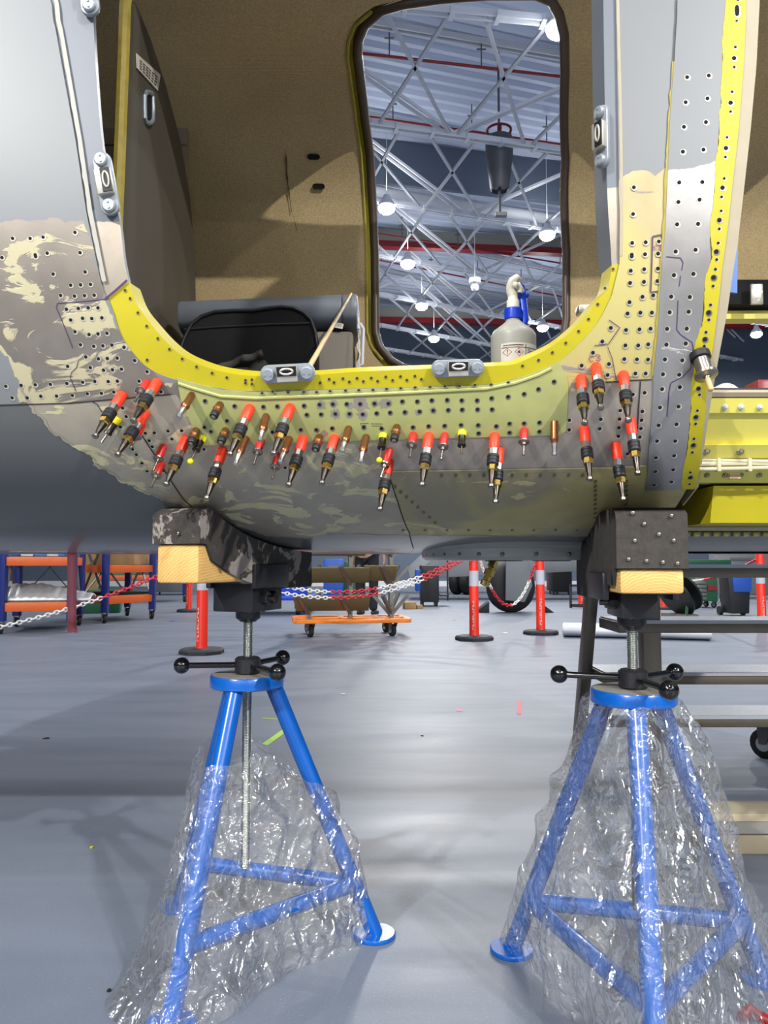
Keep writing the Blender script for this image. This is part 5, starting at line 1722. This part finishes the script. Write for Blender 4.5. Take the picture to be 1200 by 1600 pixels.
# hanging pink streamer
st_ = at(116, 850, 2.05)
b = MB(); ps = [(at(105.5, y, 2.05), at(119.5, y, 2.05)) for y in (862, 870, 900, 930, 955, 970)] + [(at(106, 980, 2.03), at(120, 979, 2.03)), (at(107, 988, 2.0), at(121, 989, 2.0))]
vs = [q for p in ps for q in p]
b.add(vs, [(2 * i, 2 * i + 1, 2 * i + 3, 2 * i + 2) for i in range(len(ps) - 1)])
o = b.build('warning_streamer', 'ribbon_pink', fix=False); sm_ = o.modifiers.new('thick', 'SOLIDIFY'); sm_.thickness = .0012
tag(o, 'long pink fabric streamer hanging from the belly at the left', 'streamer')

# storage racks on castors, left
def caster(b, p, r=.055, w=.035):
    pass
def add_caster(par, p, r, mt_w='tyre', yaw=.6):
    p = Vector(p)
    ax = Vector((math.cos(yaw), math.sin(yaw), 0)); fw = Vector((-math.sin(yaw), math.cos(yaw), 0))
    b = MB(); c = p + Vector((0, 0, r)) + fw * r * .3
    for s in (-1, 1):
        b.prism([c + ax * s * r * .45 + q for q in (fw * r * .2, -fw * r * .2, -fw * r * .9 + Vector((0, 0, r * 1.3)), fw * r * .3 + Vector((0, 0, r * 1.3)))], ax * s * r * .12)
    b.box(p + Vector((0, 0, r * 2.33)), (r * 1.5, r * 1.5, r * .12), yaw)
    cs = b.build('caster', 'caster_gray', par)
    b = MB(); b.lathe(c - ax * r * .38, ax, [(r * .8, 0), (r, r * .12), (r, r * .64), (r * .8, r * .76)], 20); b.build('wheel', mt_w, cs)
    b = MB(); b.lathe(c - ax * r * .40, ax, [(r * .5, 0), (r * .5, r * .80)], 14); b.build('hub', 'zinc', cs)
def rack(name, cor, h, shelves, lab):
    # cor: front-left, front-right, back-right, back-left on the floor
    cor = [Vector((p[0], p[1], 0)) for p in cor]
    t = thing(name, (cor[0] + cor[2]) / 2, lab, 'rack')
    for p in cor:
        b = MB(); b.box(p + Vector((0, 0, .14 + (h - .14) / 2)), (.085, .085, h - .14)); b.build('upright', 'rack_blue', t, bevel=.006)
        add_caster(t, p, .06)
    for z in shelves:
        for a, c in ((0, 1), (3, 2), (0, 3), (1, 2)):
            b = MB(); b.beam(cor[a] + Vector((0, 0, z)), cor[c] + Vector((0, 0, z)), .05, .10); b.build('beam', 'rack_orange', t, bevel=.004)
        b = MB(); q = [p.lerp((cor[0] + cor[2]) / 2, .04) + Vector((0, 0, z + .04)) for p in cor]
        b.prism(q, (0, 0, .015)); b.build('shelf_board', 'cardboard', t)
    for a, c in ((0, 3), (1, 2), (3, 2)):
        for s in (0, 1):
            b = MB(); b.beam(cor[a] + Vector((0, 0, .3 + s * .9)), cor[c] + Vector((0, 0, 1.2 - s * .9)), .03, .012); b.build('brace', 'caster_gray', t)
    return t
RA = [(-4.33, 8.75), (-3.62, 8.95), (-3.92, 9.95), (-4.63, 9.75)]
RB = [(-3.72, 10.3), (-3.33, 11.1), (-3.9, 11.75), (-4.3, 10.95)]
rack('storage_rack', RA, 2.0, (.30, .82, 1.5), 'blue and orange rack at the left edge carrying a silver quilted panel')
rack('storage_rack', RB, 2.0, (.30, .72, 1.4), 'blue and orange rack behind, carrying cardboard, left of the timber block')
RC = [(-6.2, 15.6), (-4.1, 15.9), (-4.2, 16.7), (-6.3, 16.4)]
rack('storage_rack', RC, 2.2, (.5, 1.1, 1.7), 'far blue rack holding green tubs behind the other two racks')
def on_poly(cor, u, v, z):
    c = [Vector((p[0], p[1], 0)) for p in cor]
    q = c[0].lerp(c[1], u).lerp(c[3].lerp(c[2], u), v); q.z = z
    return q
ya = math.atan2(.2, .71)
b = MB()
def quilt(u, v):
    q = on_poly(RA, .06 + 1.2 * u, .06 + .86 * v, .356)
    q.z += .17 * (1 - abs(2 * v - 1) ** 2) * (1 - .75 * max(0, u - .35) / .65) + .005 * math.sin(u * 60) * (v > .02)
    return q
b.grid(quilt, 60, 16); o = b.build('quilted_panel', 'foil', smooth=60); sm_ = o.modifiers.new('thick', 'SOLIDIFY'); sm_.thickness = .03; sm_.offset = 1
tag(o, 'silver quilted panel lying on the low shelf of the leftmost rack', 'panel')
def crate(name, mt, c, size, rz, lab, cat, lid=None, bev=.01):
    b = MB(); b.box((c[0], c[1], c[2] + size[2] / 2), size, rz)
    t = thing(name, c, lab, cat)
    b.build('body', mt, t, bevel=bev)
    b = MB(); b.box((c[0], c[1], c[2] + size[2] - .012), (size[0] + .03, size[1] + .03, .03), rz); b.build('rim', lid or mt, t, bevel=.006)
    return t
crate('storage_tub', 'tub_green', on_poly(RC, .3, .4, .56), (1.0, .5, .34), .15, 'green tub on the low shelf of the far blue rack', 'tub')
crate('storage_tub', 'tub_green', on_poly(RC, .72, .4, 1.16), (1.0, .5, .3), .15, 'green tub on the upper shelf of the far blue rack', 'tub')
crate('storage_tub', 'dark_green', on_poly(RA, .72, .5, 1.555), (.6, .5, .3), ya, 'dark green tub on the top shelf of the leftmost rack', 'tub')
crate('storage_tub', 'dark_green', fl(140, 960) + Vector((0, .5, 0)), (.6, .5, .36), ya, 'dark green tub on the floor between the two nearer racks', 'tub')
b = MB(); q = fl(127, 958); b.box((q.x, q.y + .4, .55), (.2, .03, 1.1), .3); tag(b.build('cardboard_sheet', 'cardboard'), 'tall narrow cardboard sheet standing between the two nearer racks', 'sheet')
q = on_poly(RB, .45, .45, .775)
b = MB(); b.prism([q + Vector(p) for p in ((-.32, -.2, 0), (.32, -.2, 0), (.30, -.18, .24), (.05, -.2, .22), (-.2, -.18, .14))], (.1, .5, .02)); tag(b.build('cardboard_box', 'cardboard', bevel=.006), 'crushed brown cardboard box on the upper shelf of the second rack', 'box')
q = on_poly(RB, .5, .5, .355); b = MB(); b.box(q + Vector((0, 0, .02)), (.7, .5, .03), .9); tag(b.build('black_sheet', 'cabin_black'), 'flat black sheet on the low shelf of the second rack', 'sheet')
for i in range(5):
    q = on_poly(RA, .12 + i * .17, .3, .876)
    b = MB(); b.box(q + Vector((0, 0, .028 + .008 * (i % 2))), (.14, .2, .05 + .016 * (i % 2)), .3 * i); tag(b.build('parts_bag', 'foam_white' if i % 2 else 'film_blue', bevel=.015), 'small %s parts bag lying in the row on the middle shelf of the leftmost rack' % (('blue', 'white')[i % 2]), 'bag', ('blue', 'white')[i % 2] + ' parts bags on the leftmost rack')

# orange trolley with splayed arms carrying olive boards
tc = fl(545, 996)
TW, TD, zd = 1.22, .62, .175
yaw = .14
Rz = Matrix.Rotation(yaw, 3, 'Z')
def T3(x, y, z): return tc + Vector((0, .32, 0)) + Rz @ Vector((x, y, z))
t = thing('panel_trolley', T3(0, 0, 0), 'orange flat trolley with grey splayed arms holding olive boards', 'trolley')
b = MB()
for (a, c) in (((-TW / 2, -TD / 2), (TW / 2, -TD / 2)), ((-TW / 2, TD / 2), (TW / 2, TD / 2)), ((-TW / 2, -TD / 2), (-TW / 2, TD / 2)), ((TW / 2, -TD / 2), (TW / 2, TD / 2)), ((-.1, -TD / 2), (-.1, TD / 2)), ((-TW / 2, 0), (TW / 2, 0))):
    b.beam(T3(*a, zd), T3(*c, zd), .07, .045)
b.build('deck_frame', 'trolley_orange', t, bevel=.006)
for x in (-.45, .45):
    for y in (-.24, .24):
        add_caster(t, T3(x, y, 0), .065, yaw=.5)
for i, x in enumerate((-.46, 0.0, .46)):
    for sg in (-1, 1):
        b = MB(); b.beam(T3(x, sg * .05, zd), T3(x, sg * .03, 1.9), .04, .04); b.build('post', 'post_gray', t)
        for z in (.24, .56, .88, 1.2):
            b = MB(); b.beam(T3(x, sg * .05, z), T3(x + sg * .13, sg * .26, z + .21), .036, .036); b.build('arm', 'post_gray', t)
# side arms seen from the side on the end post
for z in (.24, .56, .88):
    for sg in (-1, 1):
        b = MB(); b.beam(T3(.46, 0, z - .03), T3(.46 + sg * .2, 0, z + .2), .036, .036); b.build('arm', 'post_gray', t)
BL = ['lowest', 'second from the bottom', 'third from the bottom', 'fourth from the bottom', 'topmost']
for i, (z, x0, x1) in enumerate(((.27, -.60, .20), (.58, -.52, .20), (.60, .18, .5), (.88, -.5, .16), (1.2, -.2, .2))):
    b = MB(); b.prism([T3(x0, -.075, z), T3(x1, -.075, z), T3(x1 + .0, -.24, z + .165), T3(x0 - .05, -.24, z + .165)], Rz @ Vector((0, .014, .014)))
    lab = ['lowest olive board on the orange trolley', 'long olive board on the second arms of the orange trolley', 'short olive board at the right end of the orange trolley', 'olive board on the third arms of the orange trolley', 'short olive board highest on the orange trolley'][i]
    tag(b.build('olive_board', 'board_olive', bevel=.003), lab, 'board', 'olive boards on the orange trolley')
# blue tow cart behind the left jack head
q = fl(452, 962)
t = thing('tow_cart', q, 'bright blue low cart with rubber wheels left of the orange trolley', 'cart')
b = MB(); b.box(q + Vector((-.15, .6, .26)), (1.0, 1.0, .07)); b.box(q + Vector((-.15, .15, .42)), (.9, .06, .28)); b.build('frame', 'blue_plastic', t, bevel=.01)
for x in (-.55, .12):
    for y in (.15, 1.0):
        add_caster(t, q + Vector((x, y, 0)), .095, yaw=.2)

# the person in dark trousers standing beyond the trolley
pq = fl(573, 962)
def person(q, ang, lab):
    t = thing('person', q, lab, 'person')
    R = Matrix.Rotation(ang, 3, 'Z')
    def skinned(name, mt, pts, edges, par, lv=2):
        me = bpy.data.meshes.new(name)
        me.from_pydata([R @ Vector(p[:3]) for p in pts], edges, [])
        me.materials.append(M[mt])
        o = bpy.data.objects.new(name, me); C.objects.link(o); o.parent = par
        m1 = o.modifiers.new('skin', 'SKIN'); m1.use_smooth_shade = True
        for v, p in zip(me.skin_vertices[0].data, pts):
            v.radius = (p[3], p[4] if len(p) > 4 else p[3])
        me.skin_vertices[0].data[0].use_root = True
        m2 = o.modifiers.new('sub', 'SUBSURF'); m2.levels = lv; m2.render_levels = lv
        return o
    pts = [(0, 0, .98, .14, .11), (0, 0, 1.15, .13, .1), (0, .01, 1.35, .16, .11), (0, .01, 1.47, .1, .08), (0, -.005, 1.53, .052), (0, -.02, 1.6, .075, .085), (0, -.025, 1.68, .08, .095), (0, -.02, 1.74, .055, .065)]
    ed = [(i, i + 1) for i in range(7)]
    for s in (-1, 1):
        b0 = len(pts)
        pts += [(s * .1, 0, .9, .085), (s * .105, -.01, .5, .055), (s * .11, .01, .28, .05), (s * .11, .02, .09, .036), (s * .12, -.1, .04, .035, .03)]
        ed += [(0, b0)] + [(b0 + i, b0 + i + 1) for i in range(4)]
        b0 = len(pts)
        pts += [(s * .2, .01, 1.43, .06), (s * .25, .02, 1.15, .042), (s * .25, -.06, .92, .03), (s * .25, -.08, .85, .036, .02)]
        ed += [(3, b0)] + [(b0 + i, b0 + i + 1) for i in range(3)]
        hb = b0 + 3
        for k in range(4):
            f0 = len(pts)
            fx = s * .25
            fy = -.105 + k * .018
            ln = (.06, .068, .066, .05)[k]
            pts += [(fx, fy, .80, .009), (fx - s * .006, fy - .004, .80 - ln * .5, .008), (fx - s * .018, fy - .006, .80 - ln, .007)]
            ed += [(hb, f0), (f0, f0 + 1), (f0 + 1, f0 + 2)]
        f0 = len(pts)
        pts += [(s * .235, -.115, .83, .010), (s * .228, -.125, .79, .008)]
        ed += [(hb, f0), (f0, f0 + 1)]
    body = skinned('body', 'skin', pts, ed, t)
    tp = [(0, 0, .99, .155, .125)]; te = []
    for s in (-1, 1):
        b0 = len(tp)
        tp += [(s * .1, 0, .86, .105), (s * .108, -.01, .5, .078), (s * .112, .01, .25, .07), (s * .112, .02, .07, .068)]
        te += [(0, b0), (b0, b0 + 1), (b0 + 1, b0 + 2), (b0 + 2, b0 + 3)]
    skinned('trousers', 'trousers', tp, te, t)
    sp = [(0, 0, .98, .15, .125), (0, .005, 1.2, .15, .12), (0, .01, 1.38, .18, .13), (0, .01, 1.47, .10, .085)]
    se = [(0, 1), (1, 2), (2, 3)]
    for s in (-1, 1):
        b0 = len(sp); sp += [(s * .2, .01, 1.42, .072), (s * .245, .02, 1.2, .06), (s * .25, .015, 1.12, .056)]
        se += [(2, b0), (b0, b0 + 1), (b0 + 1, b0 + 2)]
    skinned('shirt', 'shirt', sp, se, t)
    for s in (-1, 1):
        b = MB()
        def sh(u, v, s=s):
            a, e = 2 * PI * u, PI * v
            return q + R @ Vector((s * .115 + math.sin(e) * math.cos(a) * .048, -.05 + math.cos(e) * .14, max(0, .045 + math.sin(e) * math.sin(a) * .05)))
        b.grid(sh, 16, 12, closed=True); b.build('shoe', 'black_rubber', t)
    b = MB(); b.sph(q + R @ Vector((0, .005, 1.70)), .098, 16, sc=(.95, 1.02, .85)); b.build('hair', 'hair', t)
    b = MB()
    for s in (-1, 1):
        b.sph(q + R @ Vector((s * .034, -.105, 1.655)), .013, 8)
    b.build('eyes', 'label_white', t)
    b = MB(); b.prism([q + R @ Vector(p) for p in ((-.014, -.105, 1.61), (.014, -.105, 1.61), (0, -.135, 1.615), (0, -.108, 1.66))], R @ Vector((0, .01, 0))); b.tube([q + R @ Vector((x, -.098 + abs(x) * .3, 1.578)) for x in (-.028, 0, .028)], .006, 6); b.build('face_features', 'skin', t, bevel=.003)
person(pq, PI * .9, 'person in dark trousers and black shoes standing behind the orange trolley')

# the other aircraft beyond: wheels, gear door, wing, body
wq = fl(800, 957); nq = fl(722, 929)
pa = thing('parked_aircraft', (wq.x, wq.y, 0), 'grey parked aircraft beyond the bollards, its dark main wheel right of the brass valve', 'aircraft')
def wheel(name, c, r, w, yaw, k=0):
    ax = Vector((math.cos(yaw), math.sin(yaw), 0))
    o = Vector((c[0], c[1], r)) + ax * k * w * .65
    b = MB(); b.lathe(o - ax * w / 2, ax, [(r * .6, 0), (r * .8, -.01), (r * .95, w * .12), (r, w * .3), (r, w * .7), (r * .95, w * .88), (r * .8, w * 1.01), (r * .6, w)], 36); tyr = b.build(name, 'tyre', pa)
    b = MB(); b.lathe(o - ax * (w / 2 - .02), ax, [(r * .61, 0), (r * .55, .03), (r * .3, .02), (r * .2, -.01), (r * .12, -.02)], 24)
    for j in range(8):
        a = 2 * PI * j / 8
        u = ax.orthogonal().normalized(); v = ax.cross(u)
        b.cyl(o - ax * (w / 2) + (u * math.cos(a) + v * math.sin(a)) * r * .42, o - ax * (w / 2 - .03) + (u * math.cos(a) + v * math.sin(a)) * r * .42, r * .05, n=8)
    b.build('hub', 'gear_gray', tyr)
wheel('main_wheel', (wq.x, wq.y + .1), .42, .34, -1.1)
b = MB(); b.prism([at(*p, wq.y - .3) for p in ((791, 840), (790, 938), (820, 941), (832, 915), (822, 840))], (0, .04, 0)); b.build('gear_door', 'gear_gray', pa, bevel=.01)
b = MB(); b.cyl((wq.x, wq.y + .1, .45), (wq.x + .05, wq.y + .6, 2.2), .08, n=16); b.build('strut', 'gear_gray', pa)
for k in (-1, 1):
    wheel('nose_wheel', (nq.x, nq.y), .32, .22, -.5, k)
b = MB(); b.cyl((nq.x, nq.y, .4), (nq.x, nq.y + .1, 1.9), .07, n=12); b.build('strut', 'gear_gray', pa)
w0 = wq.y + 2.6
b = MB(); b.prism([at(640, 905, w0 + 1.5), at(1010, 888, w0 + 1.5), at(1010, 862, w0 + 1.5), at(700, 850, w0 + 1.5)], (0, 1.6, .25)); b.build('wing', 'gear_gray', pa, bevel=.02)
bl = Vector((3.0, 20.6, 2.2))
b = MB(); b.lathe(bl - Vector((5, 0, 0)), (1, .05, 0), [(.3, 0), (.8, 1.2), (1.02, 3), (1.05, 9), (.9, 12), (.4, 15)], 40); b.build('body', 'plane_white', pa, smooth=60)
for sx in (-.5, .55):
    b = MB(); b.prism([Vector((wq.x + sx - .12, wq.y - .1, 0)), Vector((wq.x + sx + .12, wq.y - .1, 0)), Vector((wq.x + sx + .12 * (-1 if sx > 0 else 1), wq.y - .1, .18))], (0, .3, 0))
    tag(b.build('wheel_chock', 'tyre', bevel=.01), 'black chock on the %s of the big aircraft wheel' % ('left side' if sx < 0 else 'right side'), 'chock')
# carts, boxes and bins in the distance
q = fl(672, 948)
t = thing('tool_cart', q, 'black and blue tool cart right of the orange trolley arms', 'cart')
b = MB(); b.box(q + Vector((0, .3, .42)), (.34, .5, .68)); b.build('body', 'black_bin', t, bevel=.015)
b = MB(); b.box(q + Vector((-.16, .3, .48)), (.2, .46, .4)); b.build('blue_side', 'bin_blue', t, bevel=.01)
b = MB(); b.box(q + Vector((.28, .3, .2)), (.16, .4, .03)); b.beam(q + Vector((.34, .2, .1)), q + Vector((.34, .2, .9)), .03, .03); b.build('side_tray', 'black_bin', t)
for x in (-.13, .13):
    for y in (.12, .48):
        add_caster(t, q + Vector((x, y, 0)), .035)
q = fl(640, 952); b = MB(); b.box(q + Vector((0, .1, .06)), (.2, .2, .12), .2); b.box(q + Vector((.17, .12, .035)), (.1, .16, .07), .2); tag(b.build('carton', 'cardboard', bevel=.004), 'small brown carton on the floor left of the black tool cart', 'box')
# green bench, tool trolley, wheelie bin, seen between the steps
q = fl(1105, 950)
t = thing('tool_trolley', q, 'green and grey drawer trolley seen between the steps', 'trolley')
b = MB(); b.box(q + Vector((0, .25, .34)), (.42, .45, .44)); b.build('body', 'dark_green', t, bevel=.01)
for k in range(6):
    b = MB(); b.box(q + Vector((-.1, .015, .17 + k * .07)), (.2, .03, .055)); b.build('drawer', 'caster_gray', t, bevel=.004)
b = MB(); b.box(q + Vector((.1, .01, .36)), (.16, .03, .09)); b.build('red_tray', 'pipe_red', t)
for x in (-.17, .17):
    for y in (.08, .42):
        add_caster(t, q + Vector((x, y, 0)), .05)
q = fl(1120, 945)
t = thing('work_bench', q + Vector((0, .8, 0)), 'long green bench above the drawer trolley behind the steps', 'bench')
b = MB(); b.box(q + Vector((0, .9, .74)), (1.3, .6, .06)); b.box(q + Vector((0, .9, .82)), (1.2, .5, .1)); b.build('top', 'dark_green', t, bevel=.01)
for x in (-.6, .6):
    for y in (.65, 1.15):
        b = MB(); b.box(q + Vector((x, y, .355)), (.05, .05, .71)); b.build('leg', 'black_bin', t)
q = fl(1157, 963)
t = thing('wheelie_bin', q, 'black wheeled bin with a blue sack, left of the right edge bollard', 'bin')
b = MB()
b.prism([q + Vector(p) for p in ((-.14, 0, .04), (.14, 0, .04), (.18, 0, .78), (-.18, 0, .78))], (0, .34, 0)); b.build('body', 'black_bin', t, bevel=.015)
b = MB(); b.prism([q + Vector(p) for p in ((-.1, -.02, .36), (.17, -.02, .36), (.2, -.02, .72), (-.12, -.02, .72))], (0, .05, 0)); b.build('blue_sack', 'bin_blue', t, bevel=.02)
b = MB(); b.cyl(q + Vector((.15, .3, .07)), q + Vector((.2, .3, .07)), .07, n=18); b.cyl(q + Vector((-.2, .3, .07)), q + Vector((-.15, .3, .07)), .07, n=18); b.build('wheel', 'tyre', t)
q = fl(1066, 966)
t = thing('hose_reel', q, 'dark reel with green straps standing behind the steps, right of the jack head', 'reel')
b = MB(); b.lathe(q + Vector((0, .1, .36)), (.75, .25, .5), [(.1, -.1), (.34, -.1), (.34, -.07), (.14, -.06), (.14, .06), (.34, .07), (.34, .1), (.1, .1)], 28); b.build('drum', 'black_bin', t)
b = MB(); b.beam(q + Vector((.02, -.1, .02)), q + Vector((.16, .1, .6)), .04, .02); b.build('strap', 'dark_green', t)
b = MB(); b.box(q + Vector((0, .1, .03)), (.4, .4, .06)); b.build('base', 'caster_gray', t)
q = fl(897, 950)
t = thing('floor_stand', q, 'black open floor stand left of the steps frame', 'stand')
b = MB()
for x in (-.06, .32):
    b.beam(q + Vector((x, 0, 0)), q + Vector((x, 0, .42)), .04, .04)
b.beam(q + Vector((-.06, 0, .40)), q + Vector((.32, 0, .40)), .04, .04); b.beam(q + Vector((-.06, 0, .05)), q + Vector((.32, 0, .05)), .04, .04)
b.build('frame', 'black_bin', t)
for i, (px, py, w, h, mt, lab) in enumerate(((880, 930, .3, .7, 'black_bin', 'black cabinet far behind, left of the small far bollard'), (868, 928, .14, .55, 'pipe_red', 'narrow red case far behind the wheel'), (940, 927, .5, .4, 'bin_blue', 'far blue crate behind the steps frame'), (1165, 935, .8, .7, 'gear_gray', 'grey cabinet far behind the wheeled bin'), (545, 938, .5, .55, 'dark_green', 'dark green box behind the orange trolley, beside the person'), (520, 940, .3, .6, 'bin_blue', 'blue box behind the orange trolley'), (270, 930, .6, .5, 'gear_gray', 'grey low cart far behind the left bollards'))):
    q = fl(px, py)
    t = thing('equipment_box', q, lab, 'box')
    s_ = q.y / 12
    b = MB(); b.box(q + Vector((0, .3, .08 + h * s_ / 2)), (w * s_, .5, h * s_)); b.build('body', mt, t, bevel=.02)
    b = MB(); b.box(q + Vector((0, .04, .08 + h * s_ * .8)), (w * s_ * .5, .03, .05)); b.build('handle', 'caster_gray', t)
    for x in (-.4, .4):
        add_caster(t, q + Vector((x * w * s_, .2, 0)), .033)
# white foam roll
p0, p1 = fl(880, 994), fl(1110, 1000)
b = MB(); d = (p1 - p0).normalized(); sd = Vector((-d.y, d.x, 0))
prof = []
for k in range(14):
    a = 2 * PI * k / 14
    prof.append(sd * (math.cos(a) * .16) + Vector((0, 0, .075 + math.sin(a) * .073)))
b.prism([p0 + q for q in prof], p1 - p0)
tag(b.build('foam_roll', 'foam_white', bevel=.01), 'flattened white foam roll lying on the floor behind the right jack', 'roll')
# litter and tape on the floor
def decal(name, pts, mt, lab, cat, h=.0012):
    b = MB(); b.prism([fl(*p) + Vector((0, 0, .0004)) for p in pts], (0, 0, h)); return tag(b.build(name, mt), lab, cat)
decal('red_tape', [(807, 1116), (814, 1117), (816, 1096), (810, 1095)], 'tape_red', 'short strip of red tape on the floor, left of the right jack', 'tape')
decal('pink_tape', [(713, 1111), (722, 1112), (721, 1108), (715, 1108)], 'tape_pink', 'tiny pink tape mark on the floor between the jacks', 'tape')
decal('green_tape', [(409, 1163), (418, 1165), (456, 1138), (452, 1133)], 'tape_green', 'light green tape strip on the floor behind the left jack, slanting', 'tape')
decal('green_tape', [(410, 1123), (455, 1126), (455, 1125), (410, 1122)], 'tape_green', 'thin pale green tape line behind the left jack', 'tape')
for i, (x, y, s_, mt, lab) in enumerate(((143, 1325, 5, 'yellow_plastic', 'tiny yellow crumb on the floor left of the left jack'), (170, 1549, 6, 'black_rubber', 'thin dark shaving on the floor at lower left'), (72, 1154, 8, 'black_rubber', 'small dark scrap on the floor at far left'), (710, 969, 7, 'steel', 'small metal scrap on the floor left of the middle bollard'), (790, 989, 9, 'label_white', 'small white paper scrap right of the middle bollard'), (270, 971, 9, 'bin_blue', 'small blue scrap beside the second rack'), (660, 1150, 4, 'black_rubber', 'tiny dark speck on the floor between the jacks'), (536, 1085, 8, 'label_white', 'faint pale scrap right of the left jack wheel'))):
    b = MB(); q = fl(x, y); r_ = s_ * q.y / 1200 * .5
    b.prism([q + Vector((math.cos(k) * r_ * (1 + .4 * math.sin(k * 3 + i)), math.sin(k) * r_ * 1.4, .0004)) for k in (0, .9, 1.8, 2.9, 3.8, 5.2)], (0, 0, .003)); tag(b.build('floor_scrap', mt), lab, 'scrap')
q = at(1172, 1592, 1.16); q.z = .03
b = MB(); b.tube([fl(1160, 1600) + Vector((0, 0, .012)), fl(1172, 1594) + Vector((0, 0, .02)), fl(1190, 1600) + Vector((0, 0, .012)), fl(1215, 1612) + Vector((0, 0, .01))], .009, 10); tag(b.build('red_hose', 'pipe_red'), 'short end of red hose at the lower right corner', 'hose')

# mobile steps at the right
st_ = [(.79, 2.55, 884), (.6, 2.65, 972), (.4, 2.82, 1048), (.21, 3.0, 1118)]
XL, XR = .80, 1.9
t = thing('mobile_steps', (1.3, 2.7, 0), 'grey metal steps on the right behind the right jack', 'steps')
for z, Y, _ in st_:
    b = MB(); b.box(((XL + XR) / 2, Y + .11, z - .02), (XR - XL, .24, .036)); tr_ = b.build('tread', 'step_dark', t, bevel=.003)
    b = MB(); b.box(((XL + XR) / 2, Y + .12, z + .0005), (XR - XL - .01, .21, .006)); b.build('tread_plate', 'step_tread', tr_)
    b = MB(); b.box(((XL + XR) / 2, Y - .013, z + .0), (XR - XL, .006, .012)); b.build('nosing', 'reflective', tr_)
for X in (XL - .02, XR + .02):
    b = MB(); b.beam((X, 3.16, .0), (X, 2.86, .80), .04, .06); b.build('stringer', 'step_metal', t, bevel=.004)
b = MB(); b.box((.918, 2.68, .405), (.062, .06, .81)); b.build('post', 'step_metal', t, bevel=.004)
for x in (.9,):
    b = MB(); b.box((1.65, 2.23, .055), (1.5, .12, .11)); b.build('base_beam', 'seal_tan', t, bevel=.004)
    b = MB(); b.box((1.65, 2.165, .075), (1.48, .012, .03)); b.build('base_groove', 'plate_top', t)
add_caster(t, (1.58, 3.2, 0), .06)
